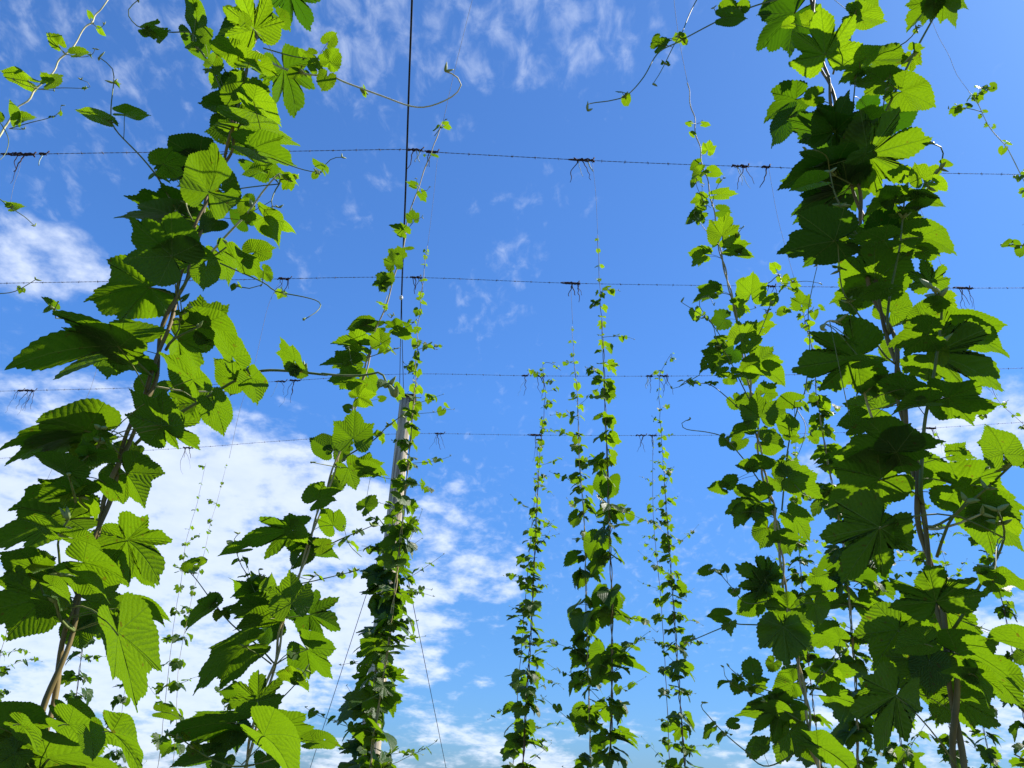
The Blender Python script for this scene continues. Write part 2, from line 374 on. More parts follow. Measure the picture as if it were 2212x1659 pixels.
def stem_mesh(P_, path, r0, r1, strands, mat, name='stem', turn=.22, buds=True, sides=6, bulge=1.0, wob=0):
    """strands wound round each other along path (foot to tip); radii taper r0 -> r1"""
    k = len(path); t = np.gradient(path, axis=0); t /= np.maximum(np.linalg.norm(t, axis=1, keepdims=True), 1e-9)
    s = np.concatenate([[0], np.cumsum(np.linalg.norm(np.diff(path, axis=0), axis=1))])
    mb = MB(); rng = P_.rng; f = s / s[-1]
    a = V3(1, 0, .1); fr = []
    for i in range(k):
        a = nrm(a - t[i] * np.dot(a, t[i])); fr.append((a.copy(), np.cross(t[i], a)))
    ends = [1.0] + [rng.uniform(.72, .95) for _ in range(strands - 1)]
    for q in range(strands):
        ph = 2 * math.pi * q / strands; pts = []; rad = []
        for i in range(k):
            if f[i] > ends[q]: break
            r = r0 + (r1 - r0) * f[i]; w = ph + s[i] / turn * 2 * math.pi + .5 * math.sin(3.1 * s[i] + q)
            off = r * (1.55 if strands > 1 else .5) * bulge * (1 + .35 * math.sin(5.3 * s[i] + 2 * q))
            pts.append(path[i] + (fr[i][0] * math.cos(w) + fr[i][1] * math.sin(w)) * off)
            rad.append(r * (1 + .12 * math.sin(40 * s[i] + q)))
        if len(pts) > 2: mb.tube(pts, rad, sides)
    o = mb.build(name, [mat], P_.root)
    return o
def shoot(P_, pts, r=.0016, mat=None, nodes=None, leafsize=.03, name='side_shoot', step=.02, buds=True, kinds=(0, 0, 3), age_light=.7):
    """a thin side shoot along pts with bud clusters and pairs of young leaves at its nodes"""
    rng = P_.rng; path = smooth_path(pts, step); k = len(path); P_.axes.append(path)
    mb = MB(); mb.tube(path, [r * (1 - .55 * i / k) for i in range(k)], 5, 0)
    dpt = depth(path[k // 2])
    if buds:
        for f in (nodes or []) + [1.0]:
            i = min(k - 1, int(f * (k - 1))); c = path[i]
            for _ in range(3 if f < 1 else 2):
                d = V3(rng.uniform(-1, 1), rng.uniform(-1, 1), rng.uniform(-.3, 1.2))
                mb.blobby(c, d, r * rng.uniform(5, 9), r * rng.uniform(1.0, 1.7), 1)
    mb.build(name, [mat or STEM['green'], BUD], P_.root)
    for f in (nodes or []):
        i = min(k - 2, int(f * (k - 1))); c = path[i]; t = nrm(path[i + 1] - path[i])
        az = rng.uniform(0, 2 * math.pi)
        for sgn in (0, math.pi):
            if rng.random() < .15: continue
            h = V3(math.cos(az + sgn), math.sin(az + sgn), 0); grow(P_, c, h, leafsize * rng.uniform(.6, 1.25) * (1.15 - .5 * f), rng.choice(kinds), age_light + rng.uniform(-.15, .25), .55)
    return path
def grow(P_, node, h, size, kind, age_light, stalk=.7, droop=None):
    """a leaf on a stalk that leaves node toward h; blade turned to the light"""
    rng = P_.rng; pl = size * stalk * rng.uniform(.6, 1.3)
    up = V3(0, 0, 1); base = node + h * pl * .85 + up * pl * rng.uniform(-.1, .6)
    d = rng.uniform(.0, .95) if droop is None else droop
    hh = nrm(h + V3(rng.uniform(-.4, .4), rng.uniform(-.4, .4), 0))
    m = hh * math.cos(d) - up * math.sin(d)
    n = up * 1.0 + SUN * .5 + V3(rng.uniform(-.45, .45), rng.uniform(-.45, .45), 0)
    P_.leaf(base, m, n, size, kind, node, age_light)
def explicit(P_, Y, reg, rows, age_light=.35, spread=.10):
    """leaves read off the photograph: joint x,y, tip x,y, width, lobes, [depth offset in metres, lit and shaded tone painted in as age]"""
    x0, y0, s = REG[reg]; rng = P_.rng
    for row in rows:
        bx, by, tx, ty, w, kd = row[:6]; dy = row[6] if len(row) > 6 and row[6] is not None else rng.uniform(-spread * .4, spread)
        ag = row[7] if len(row) > 7 else age_light  # low values paint a leaf as shaded, high ones as sunlit
        bx, tx = x0 + bx * s, x0 + tx * s; by, ty = y0 + by * s, y0 + ty * s; w = w * s * 1.06
        Yb = Y + dy; B = P(bx, by, Yb); dp = depth(B)
        l = math.hypot(tx - bx, ty - by); wt = WT[kd]
        S = max(l, w / wt) * ((.81 if dy < .02 else .70) if reg != 'C' else .93); cA = min(1, l / S); cR = min(1, w / wt / S)
        cA, cR = max(cA, .45), max(cR, .4)
        sA, sR = math.sqrt(1 - cA * cA), math.sqrt(1 - cR * cR)
        v = nrm(ray(bx, by)); rt = nrm(RT - v * np.dot(RT, v)); up = np.cross(rt, v)
        a = math.atan2(-(ty - by), tx - bx); d = rt * math.cos(a) + up * math.sin(a); e = -rt * math.sin(a) + up * math.cos(a)
        best = None
        for s1 in (-1, 1):
            m = nrm(d * cA + v * s1 * sA); q = nrm(v - m * np.dot(v, m)); e2 = nrm(np.cross(m, q))
            for s2 in (-1, 1):
                sd = nrm(e2 * cR + q * s2 * sR); n = nrm(np.cross(sd, m))
                if n[2] < 0 and np.dot(n, v) < 0: n = -n
                elif np.dot(n, v) < 0 and n[2] < .35: n = -n
                sc = .8 * np.dot(n, SUN) + .4 * n[2] + .4 * np.dot(n, v) - .3 * m[2] + rng.uniform(0, .55)
                if best is None or sc > best[0]: best = (sc, m, n)
        _, m, n = best
        at, dist, (ax, i) = P_.nearest(B)
        lo = max(0, i - int(rng.uniform(.2, .6) * dist / max(1e-3, np.linalg.norm(ax[1] - ax[0]))))
        at = ax[lo]
        if dist > .26 * (dp / 1.3): at = B - (m * .5 + V3(0, 0, .3)) * S * dp / FPX * .4
        P_.leaf(B, m, n, S * dp / FPX, kd, at, ag + rng.uniform(-.1, .15), flat=.85)
K_ = .33480
REG = {'A': (0, 0, K_), 'B': (0, 548.6, K_), 'C': (0, 1102.7, K_), 'D': (1471.4, 0, K_), 'E': (1471.4, 548.6, K_), 'F': (1471.4, 1102.7, K_),
       'M1': (713.2, 0, .3472), 'M2': (658.3, 548.6, .372), 'M3': (658.3, 1102.7, .372), 'V': (0, 0, 1)}
def to_ground(pts):
    """bring a path that starts inside the frame down to the ground under it"""
    p = pts[0]; lo = [V3(p[0] + .02, p[1], 0.0), V3(p[0] + .01, p[1] - .01, p[2] * .5)] if p[2] > .3 else [V3(p[0], p[1], 0)]
    return lo + list(pts)
def V(pts, Y, dy=None):
    return [P(x, y, Y + (dy[i] if dy else 0)) for i, (x, y) in enumerate(pts)]
GROUP = 'hop bines climbing the trellis strings'
# ================================================================== the setting
def PH(px, py, z):
    d = ray(px, py); return CAM + d * ((z - CAM[2]) / d[2])
m, t = new_mat('alley_grass_and_soil')
n_, l_ = t.nodes, t.links
o_ = n_.new('ShaderNodeOutputMaterial'); p_ = n_.new('ShaderNodeBsdfPrincipled'); l_.new(p_.outputs[0], o_.inputs[0]); p_.inputs['Roughness'].default_value = .95
tc_ = n_.new('ShaderNodeTexCoord'); a_ = n_.new('ShaderNodeTexNoise'); a_.inputs['Scale'].default_value = .8; a_.inputs['Detail'].default_value = 9; l_.new(tc_.outputs['Object'], a_.inputs['Vector'])
r_ = n_.new('ShaderNodeValToRGB'); l_.new(a_.outputs['Fac'], r_.inputs[0]); l_.new(r_.outputs[0], p_.inputs['Base Color'])
r_.color_ramp.elements[0].position = .4; r_.color_ramp.elements[0].color = (.035, .06, .015, 1); r_.color_ramp.elements[1].position = .62; r_.color_ramp.elements[1].color = (.13, .10, .06, 1)
g = MB(); xs = np.concatenate([[-900, -300, -100], np.linspace(-40, 40, 41), [100, 300, 900]]); rg = random.Random(2)
k = len(xs); gv = [(x, y, (rg.uniform(-.05, .03) if abs(x) < 41 and abs(y) < 41 else 0)) for y in xs for x in xs]
g.add(gv, [(i * k + j, i * k + j + 1, (i + 1) * k + j + 1, (i + 1) * k + j) for i in range(k - 1) for j in range(k - 1)])
tag(g.build('ground', m), kind='structure')
# ---- barbed trellis wires
WY = {1: 3.75, 2: 5.23, 3: 6.98, 4: 8.5}
WPX = {1: [(-500, 350), (0, 335), (250, 330), (600, 327), (870, 323), (945, 329), (1262, 346), (1500, 356), (1655, 361), (1940, 372), (2212, 377), (2700, 384)],
       2: [(-400, 622), (0, 612), (520, 604), (870, 599), (1240, 612), (1640, 618), (2000, 622), (2212, 622), (2600, 620)],
       3: [(-300, 853), (0, 845), (280, 838), (600, 824), (870, 808), (1165, 812), (1500, 812), (1900, 806), (2212, 795), (2500, 785)],
       4: [(-200, 1002), (0, 990), (400, 968), (600, 953), (870, 937), (1160, 940), (1550, 940), (1900, 932), (2054, 922), (2212, 912), (2500, 895)]}
WPATH = {}
WLAB = {1: 'nearest and highest barbed wire crossing the whole sky above the cable', 2: 'second barbed wire crossing the sky at mid height',
        3: 'third barbed wire, passing just above the pole top', 4: 'farthest and lowest barbed wire, passing behind the pole below its cap'}
for w in WY:
    path = smooth_path([P(x, y, WY[w]) for x, y in WPX[w]], .02 if w < 3 else .03); WPATH[w] = path
    rng = random.Random(w); root = empty('barbed_wire', path[len(path) // 2]); tag(root, WLAB[w], 'barbed wire', 'barbed wires of the trellis')
    s = np.arange(len(path)) * (.02 if w < 3 else .03)
    for q in range(2):
        ph = s / .075 * 2 * math.pi + q * math.pi
        pts = path + np.stack([0 * s, np.cos(ph), np.sin(ph)], 1) * .0017
        b = MB(); b.tube(pts, .0013, 4); b.build('strand', WIRE, root)
    step = .155 if w < 3 else .17; i = 0; n_b = 0; rest = MB()
    while True:
        x = i * step + .03; i += 1; j = int(x / (.02 if w < 3 else .03))
        if j >= len(path) - 1: break
        c = path[j]; b = MB() if (w < 3 and n_b < 100) else rest
        coil = [c + V3((a - 4) * .0016, .0042 * math.cos(a * 1.6), .0042 * math.sin(a * 1.6)) for a in range(9)]
        b.tube(coil, .0015, 4)
        for e, sg in ((coil[0], 1), (coil[-1], -1)):
            d = nrm(V3(rng.uniform(-.5, .5), rng.uniform(-1, 1), rng.uniform(-1, 1)))
            b.tube([c - d * .013, c, c + d * .013], .0011, 3)
        if b is not rest: b.build('barb', WIRE, root); n_b += 1
    if rest.n: o = rest.build('barb', WIRE, root); o['kind'] = 'stuff'
# ---- pole with cap
PY = 7.2
ptop = P(877, 862, PY); pl = P(820, 1419, PY); dd = (pl - ptop) / (pl - ptop)[2] * -1; foot = ptop - dd * 0 + (pl - ptop) * (ptop[2] / (ptop[2] - pl[2]))
pole = empty('trellis_pole', foot); tag(pole, 'weathered grey wooden pole with dark metal cap, wound with green bines', 'pole')
pp = np.array([foot + (ptop - foot) * f for f in np.linspace(0, 1, 30)]); b = MB(); rng = random.Random(8)
sd = 20; rr = np.interp(np.linspace(0, 1, 30), [0, 1], [.105, .066]); vs = []
for i in range(30):
    for j in range(sd):
        th = 2 * math.pi * j / sd; r = rr[i] * (1 + .04 * math.sin(3 * th + .3 * i) + .012 * rng.random() - (.05 if j in (4, 13) else 0))
        vs.append(pp[i] + V3(r * math.cos(th), r * math.sin(th), 0))
b.add(vs, [(i * sd + j, i * sd + (j + 1) % sd, (i + 1) * sd + (j + 1) % sd, (i + 1) * sd + j) for i in range(29) for j in range(sd)] + [tuple(29 * sd + j for j in range(sd))])
b.build('post', WOOD, pole)
b = MB(); c = ptop + V3(.012, 0, .012)
def slab(b, c, ax, ay, az, mi=0):
    v = [c + sx * ax + sy * ay + sz * az for sz in (-1, 1) for sy in (-1, 1) for sx in (-1, 1)]
    b.add(v, [(0, 2, 3, 1), (4, 5, 7, 6), (0, 1, 5, 4), (2, 6, 7, 3), (0, 4, 6, 2), (1, 3, 7, 5)], mi)
slab(b, c, V3(.095, 0, .0), V3(0, .10, 0), V3(0, 0, .004))
slab(b, c + V3(.113, 0, -.075), V3(.014, .0, -.072), V3(0, .10, 0), V3(.003, 0, .001))
b.build('cap', METAL, pole, smooth=False)
b = MB(); ring = [pp[18] + V3(.088 * math.cos(a), .088 * math.sin(a), .01 * math.sin(a)) for a in np.linspace(0, 2 * math.pi, 17)]
b.tube(ring, .006, 5); b.build('wire_loop', WIRE, pole)
b = MB(); cc = P(845, 1196, PY - .09); b.tube([cc + V3(.03 * math.cos(a), -.005, .04 * math.sin(a)) for a in np.linspace(0, 2 * math.pi, 13)], .004, 5); b.build('staple_ring', WIRE, pole)
# ---- cable running overhead from the pole
cz = ptop[2]
cab = empty('overhead_cable', ptop); tag(cab, 'thick dark double cable running overhead from the pole cap', 'cable')
for q, off in enumerate((0, 1)):
    pts = [P(863 + 9 * off, 855, 7.14), P(866 + 2 * off, 690, PH(866, 690, cz + .04)[1]), P(868 + 1.8 * off, 600, 5.28), PH(874.5 + 2 * off, 430, cz + .1), PH(882 + 2 * off, 200, cz + .1), PH(889 + 2 * off, 0, cz + .1), PH(898 + 2 * off, -300, cz + .1), PH(915 + 2 * off, -900, cz + .1)]
    b = MB(); b.tube(smooth_path(pts, .1), .0034, 6); b.build('strand', CABLE, cab)
b = MB(); c = P(866.5, 643, PH(866, 643, cz + .05)[1] - .02)
for zo, r in ((-.012, .008), (-.008, .014), (0, .017), (.008, .014), (.012, .008)): pass
b.tube([c + V3(0, 0, q) for q in (-.02, -.014, -.005, 0, .005, .014, .02)], [.006, .014, .018, .011, .018, .014, .006], 12); b.build('insulator', CERAM, cab)
# ---- guy wires
att = P(851, 1100, PY)
for nm, px, lab in ((1, 1012, 'thin guy wire slanting from the pole down to the right'), (2, 592, 'thin guy wire slanting from the pole down to the left')):
    an = PH(px, 1900, 0.0); b = MB(); b.tube([att, att * .5 + an * .5, an], .004, 5)
    o = b.build('guy_wire', CABLE, None, an); tag(o, lab, 'guy wire', 'guy wires of the pole')
# ---- climbing strings
STR = [('pale string rising from the bine tip left of the cable to the top edge', 2.1, [(1075, -220), (1020, 0), (985, 140), (957, 264)]),
       ('thin string from the nearest wire down to a bine tip beside the pole line', 3.75, [(946, 330), (936, 430), (924, 530)]),
       ('thin string from the pale twine tangle to the central bine tip', 3.75, [(1280, 352), (1287, 420), (1291, 505)]),
       ('short thin string below the twine tangle on the second wire, mid picture', 5.23, [(1233, 618), (1235, 660), (1237, 700)]),
       ('faint string running up from the thin bine tip right of centre', 2.2, [(1440, -200), (1455, -10), (1468, 90), (1485, 178)]),
       ('slack string leading down to the thin bine tip at the right edge', 2.2, [(1960, -120), (2015, 50), (2050, 120), (2066, 160), (2092, 196)]),
       ('loose thread dangling below the leftmost dark twine tangle', 3.75, [(46, 338), (42, 365), (30, 400), (22, 440)]),
       ('faint thread from the nearest wire passing behind the big right bine', 3.75, [(1661, 364), (1667, 400), (1680, 470), (1704, 560), (1715, 600)]),
       ('faint thread hanging right of the big right bine', 3.75, [(1945, 380), (1987, 449), (2040, 592), (2064, 656), (2090, 740), (2105, 800)]),
       ('faint thread from the second wire down to the far thin tips at left', 5.23, [(606, 606), (579, 662), (549, 790), (519, 883), (495, 990)]),
       ('faint thread crossing the cloud at the left', 6.98, [(215, 838 - 60), (204, 813), (187, 860), (117, 1004), (94, 1057), (60, 1150)])]
for lab, Y, px in STR:
    b = MB(); pts = smooth_path([P(x, y, Y) for x, y in px], .05); b.tube(pts, .0009 * max(1, Y / 3.2), 4)
    o = b.build('climbing_string', STRING, None, pts[-1]); tag(o, lab, 'string', 'strings for the bines')
# ---- old twine tangles on the wires
def wire_point(w, px):
    p = WPATH[w]; d = p - CAM; sx = 1106 + FPX * (d @ RT) / (d @ FW); return p[int(np.argmin(np.abs(sx - px)))]
KNOTS = [(1, 45, 1.5, 0, 2, 'big looped tangle of dark twine at the left end of the nearest wire'),
         (1, 92, .35, 1, 1, 'pale blue frayed twine end beside the big looped tangle at left'),
         (1, 893, .8, 1, 3, 'pale twine tangle on the nearest wire touching the overhead cable'),
         (1, 935, .7, 0, 2, 'dark twine knot on the nearest wire under the bine tip right of the cable'),
         (1, 1265, 1.2, 1, 4, 'dark and pale twine tangle alone mid sky on the nearest wire'),
         (1, 1602, .9, 1, 4, 'dark dangling twine knot between the two right bines on the nearest wire'),
         (1, 1658, .45, 0, 1, 'small upright twine knot at the left side of the big right bine'),
         (1, 1942, .8, 1, 3, 'twine tangle on the nearest wire half hidden right of the big right bine'),
         (2, 612, .8, 0, 4, 'twine tangle on the second wire right of the big left bine'),
         (2, 897, .8, 0, 4, 'twine tangle on the second wire just right of the cable'),
         (2, 1237, 1.1, 0, 4, 'dark twine tangle mid sky on the second wire'),
         (2, 1665, .7, 0, 3, 'twine knot on the second wire behind the slender right bine'),
         (2, 2082, 1.1, 0, 5, 'dark tassel of twine on the second wire at the right edge'),
         (3, 45, .5, 0, 2, 'first of the two twine knots at the left end of the third wire'),
         (3, 62, .9, 0, 5, 'thicker tassel of twine at the left end of the third wire'),
         (3, 608, .9, 1, 2, 'pale and dark twine tangle on the third wire left of the slender left bine'),
         (3, 640, .9, 0, 3, 'dark dangling twine on the third wire beside the long arching shoot'),
         (3, 900, .7, 0, 3, 'twine knot on the third wire just right of the pole'),
         (3, 1136, .5, 1, 2, 'pale frayed twine on the third wire left of the dark thin bine'),
         (3, 1163, 1.0, 0, 3, 'dark twine knot on the third wire where the dark thin bine ends'),
         (3, 1400, .6, 1, 3, 'pale frayed twine on the third wire left of the curling bine tip'),
         (3, 1432, 1.0, 0, 4, 'dark dangling twine on the third wire by the curling bine tip'),
         (3, 2120, 1.2, 0, 5, 'dark dangling twine on the third wire at the right edge'),
         (4, 405, 1.0, 0, 4, 'twine tassel on the lowest wire above the pale cloud at left'),
         (4, 950, .9, 0, 4, 'twine tassel alone right of the pole on the lowest wire'),
         (4, 1160, 1.2, 0, 2, 'flat twine tangle on the lowest wire at the dark thin bine'),
         (4, 1383, 1.0, 0, 3, 'twine tassel on the lowest wire right of the central bines'),
         (4, 1412, .8, 0, 2, 'twine knot on the lowest wire left of the curling bine'),
         (4, 2010, 1.1, 0, 4, 'twine tassel on the lowest wire right of the big right bine')]
for w, px, sz, fr, hang, lab in KNOTS:
    rng = random.Random(int(px * 7 + w)); c = wire_point(w, px) + V3(0, 0, .0); k = MB(); S = .068 * sz
    for q in range(5):
        a0 = rng.uniform(0, 6); pts = [c + V3(rng.uniform(-S, S), .007 * math.cos(a0 + a * 2.2), .010 * math.sin(a0 + a * 2.2) + rng.uniform(-.008, .012) * sz) for a in range(8)]
        pts = [c + V3(S * (a / 7 - .5) * 1.7 + rng.uniform(-.01, .01), .007 * math.cos(a0 + a * 2.2), .008 * math.sin(a0 + a * 2.2) + rng.uniform(-.006, .008) * sz) for a in range(8)]
        k.tube(smooth_path(pts, .006), .0030 if q < 3 else .0044, 4, 0)
    e = c + V3(S * rng.uniform(.4, 1), 0, 0); k.tube([e, e + V3(.01, 0, .014), e + V3(.016, .003, .03)], [.004, .004, .0065], 4, 0)
    if sz > 1: 
        lp = [c + V3(S * 1.1 * math.cos(a) - S * .3, .01 * math.sin(a), .017 * math.sin(a)) for a in np.linspace(0, 6.28, 14)]; k.tube(lp, .0036, 4, 0)
    root = k.build('twine_tangle', [TWINE, FRAY], None, c); tag(root, lab, 'twine', 'old twine tangles on the wires')
    for q in range(hang):
        x = c + V3(rng.uniform(-S, S) * .8, 0, -.003); ln = rng.uniform(.10, .30) * (1.15 if w > 2 else .8) * (.6 + .4 * sz); pts = [x]
        sx = rng.uniform(-.35, .4)
        for a in range(8): pts.append(pts[-1] + V3(ln / 8 * (sx + rng.uniform(-.5, .5)), rng.uniform(-.1, .1) * ln / 8, -ln / 8))
        h = MB(); r0 = rng.choice([.0036, .0026, .0048]) ; h.tube(smooth_path(pts, .012), [r0 * (1 if a < 99 else 1) * max(.25, 1 - .03 * a) for a in range(len(smooth_path(pts, .012)))], 4, 1 if (fr and q % 2 == 0) else 0)
        h.build('hanging_end', [TWINE, FRAY], root)
# ================================================================== the near bines, leaf by leaf
def px_path(Y, segs): 
    out = []
    for reg, pts in segs:
        x0, y0, s = REG[reg]; out += [P(x0 + x * s, y0 + y * s, Y) for x, y in pts]
    return out
def lat(P_, Y, reg, pts, r=.0016, dz=(0, 0), nodes=None, ls=.03, mat=None, step=.015, kinds=(0, 0, 3), age_light=.75):
    """a side shoot given in the frame; depth runs from Y+dz[0] to Y+dz[1]"""
    full = []
    segs = [(reg, pts)] if isinstance(reg, str) else reg
    allp = [(REG[g_][0] + x * REG[g_][2], REG[g_][1] + y * REG[g_][2]) for g_, q in segs for x, y in q]
    for i, (x, y) in enumerate(allp):
        f = i / (len(allp) - 1); full.append(P(x, y, Y + dz[0] * (1 - f) + dz[1] * f))
    return shoot(P_, full, r, mat, nodes, ls, 'side_shoot', step, True, kinds, age_light)
# ---------------- big left bine
YL = 1.12
pts = px_path(YL, [('V', [(60, 1800), (82, 1640), (100, 1530), (150, 1370), (180, 1250), (215, 1130), (245, 1040), (270, 970), (300, 890), (325, 830), (350, 740), (372, 670), (395, 600), (420, 520), (442, 450), (470, 385), (492, 330), (506, 270), (512, 220), (530, 140), (556, 60), (575, -60), (600, -260), (640, -600)])])
A_ = Plant('hop_plant', to_ground(pts)[0], 'big near hop bine climbing the left side, with broad dark lobed leaves', 11, group=GROUP)
path = smooth_path(to_ground(pts), .015); A_.axes.append(path)
stem_mesh(A_, path, .0046, .0024, 2, STEM['brown'], turn=.22, sides=8)
lat(A_, YL, 'A', [(1250, 1500), (1150, 1370), (1050, 1200), (1000, 1120), (900, 1000), (740, 830), (715, 720), (735, 500), (715, 430), (640, 370)], .0020, (0, -.12), [.33, .66, .88], .02)
lat(A_, YL, 'A', [(1520, 700), (1480, 690), (1400, 510), (1360, 420), (1250, 270), (1238, 208), (1100, 208), (920, 185), (840, 120), (830, 60), (890, 0)], .0021, (0, -.08), [.3, .45, .75], .025)
lat(A_, YL, [('A', [(1650, 330), (1800, 430), (1970, 475), (2150, 500)]), ('M1', [(100, 515), (330, 600), (500, 660), (620, 660), (760, 600), (815, 530), (780, 470), (715, 445)])], None, .0026, (0, -.15), [.28, .53], .02, mat=STEM['pale'])
lat(A_, YL, 'A', [(1545, 900), (1530, 690), (1560, 500), (1570, 400), (1600, 250), (1640, 190), (1640, 60)], .0024, (0, -.06), [.5, .8], .03)
lat(A_, YL, 'A', [(1700, 310), (1900, 365), (2060, 380), (2125, 372)], .0018, (0, -.06), [.8], .03)
lat(A_, YL, 'A', [(1340, 1655), (1450, 1530), (1600, 1370), (1700, 1230), (1800, 1120), (1830, 1140), (1880, 1170)], .0024, (0, -.14), [.45, .95], .03, mat=STEM['pale'])
lat(A_, YL, 'A', [(1800, 1125), (1810, 1170), (1770, 1240), (1750, 1320), (1800, 1340)], .0015, (-.12, -.14), None)
lat(A_, YL, 'A', [(1240, 1420), (1200, 1330), (1190, 1230), (1180, 1190)], .0017, (-.02, -.05), [.6], .012)
lat(A_, YL, 'A', [(1700, 1000), (1940, 1090), (2080, 1110), (2100, 1060), (2150, 1020), (2205, 1015)], .0014, (0, -.05), [.7], .018)
lat(A_, YL, [('B', [(870, 1230), (1000, 1110), (1150, 1030), (1270, 960), (1400, 885), (1530, 810), (1680, 755), (1860, 755), (2100, 780)]), ('M2', [(100, 695), (200, 705), (340, 705), (440, 690), (480, 760), (525, 830)])], None, .0030, (0, -.22), [.42, .6, .95], .03)
lat(A_, YL, 'B', [(1070, 620), (1120, 550), (1280, 470)], .0028, (0, -.04), None)
lat(A_, YL, 'B', [(1150, 260), (1200, 180), (1300, 60), (1400, 0), (1480, -60)], .0026, (0, -.05), None)
lat(A_, YL, 'B', [(1000, 855), (1200, 885), (1500, 885), (1600, 860)], .0018, (0, -.05), [.9], .02, mat=STEM['pale'])
lat(A_, YL, 'B', [(1420, 60), (1690, 180), (1780, 240), (1950, 275), (2040, 300), (2070, 330), (2040, 375), (1960, 425)], .0016, (0, -.1), [.5], .025)
lat(A_, YL, 'B', [(1530, 210), (1610, 222), (1690, 200)], .0011, (-.05, -.05), [.4], .012)
lat(A_, YL, 'B', [(600, 1655), (520, 1600), (525, 1480), (560, 1340), (640, 1220), (650, 1130)], .0022, (-.05, -.2), [.3, .7, .9], .03)
lat(A_, YL, 'B', [(490, 1600), (465, 1500), (440, 1420)], .0022, (-.1, -.2), None)
lat(A_, YL, 'C', [(480, 780), (400, 720), (365, 600), (370, 480), (385, 340), (375, 180), (440, 60)], .0026, (0, -.15), [.35, .6, .85], .035)
lat(A_, YL, 'C', [(480, 770), (300, 580), (230, 360), (220, 340)], .0020, (0, -.1), [.6], .03)
lat(A_, YL, 'B', [(1100, 570), (1150, 500), (1165, 420), (1180, 370), (1220, 350)], .0016, (0, -.07), [.6, .8], .015)
lat(A_, YL, 'B', [(440, 420), (350, 410), (355, 350), (375, 310)], .0013, (.02, -.02), [.7], .02)
explicit(A_, YL, 'A', [
 (1268, 115, 1300, -60, 120, 0, -.05, .5), (1640, 190, 1570, -130, 330, 5, -.12, .75), (1860, -60, 2070, 245, 270, 5, .05, .1), (1640, 200, 1250, 165, 160, 0, .03, .1), (1240, 220, 1330, 450, 180, 0, .03, .1),
 (1540, 350, 1345, 240, 150, 0, -.12, .8), (1560, 660, 1790, 500, 330, 3, -.05, .45), (1540, 640, 1440, 400, 220, 0, .03, .1), (1600, 400, 1830, 475, 130, 0, -.12, .9), (1500, 670, 1250, 662, 150, 0, .0, .3),
 (1630, 650, 1855, 808, 135, 0, -.12, .85), (1830, 440, 1978, 840, 310, 5, .02, .2), (1800, 110, 1890, 205, 90, 0, 0, .3), (1500, 820, 1265, 860, 220, 0, .05, 0), (1560, 800, 2000, 922, 210, 3, -.02, .55),
 (1550, 900, 1800, 930, 200, 0, .06, .1), (1285, 1030, 905, 1078, 290, 3, .04, .05), (1050, 1060, 1240, 985, 190, 3, -.10, .8), (1345, 1245, 1490, 900, 330, 0, -.15, .5), (1620, 960, 1965, 1058, 190, 3, -.03, .4),
 (1640, 1050, 1920, 1195, 200, 3, .05, .1), (1285, 1030, 1240, 1295, 270, 3, .06, 0), (1250, 1060, 1010, 1190, 160, 0, .05, .1), (1190, 1400, 750, 1185, 240, 3, .04, .3), (1120, 1390, 640, 1370, 180, 3, .02, .3),
 (1110, 1655, 830, 1370, 430, 3, -.16, .45), (1110, 1655, 1430, 1540, 190, 0, -.14, .5), (1400, 1420, 1225, 1450, 130, 0, .0, .1), (1580, 1430, 1470, 1290, 110, 0, .03, .1), (1705, 1105, 1530, 1120, 65, 0, -.15, .6), (1740, 1110, 1715, 1175, 50, 0, -.15, .5),
 (1850, 1150, 1950, 1190, 30, 0, -.15, .7), (1600, 1380, 1590, 1470, 120, 3, -.12, .8), (1700, 1400, 1870, 1583, 150, 0, -.12, .6), (1780, 1440, 1945, 1480, 80, 0, -.10, .9), (1640, 1630, 1800, 1570, 150, 0, -.05, .6), (1600, 1300, 1645, 1240, 110, 0, .05, 0),
 (2120, 270, 2190, 200, 120, 0, -.06, .85), (2125, 400, 2205, 300, 150, 0, -.08, .8), (2110, 500, 2060, 605, 120, 0, -.05, .7), (2040, 440, 2000, 370, 110, 0, -.03, .7), (1960, 360, 1930, 300, 50, 0, -.03, .7), (1490, 80, 1440, 40, 90, 0, -.1, .8), (1580, 150, 1600, 60, 80, 0, -.2, .8),
 (800, 735, 985, 756, 75, 0, -.1, 1), (665, 765, 490, 680, 70, 0, -.1, 1), (955, 190, 1118, 203, 75, 0, -.08, .9), (950, 198, 1022, 248, 55, 0, -.08, .9), (1310, 230, 1400, 200, 90, 0, -.08, .8), (1250, 300, 1310, 300, 70, 0, 0, .7), (1200, 240, 1160, 235, 40, 0, 0, .8), (1370, 420, 1450, 330, 110, 0, -.08, .7),
 (2085, 1090, 2020, 990, 35, 0, -.05, .7)])
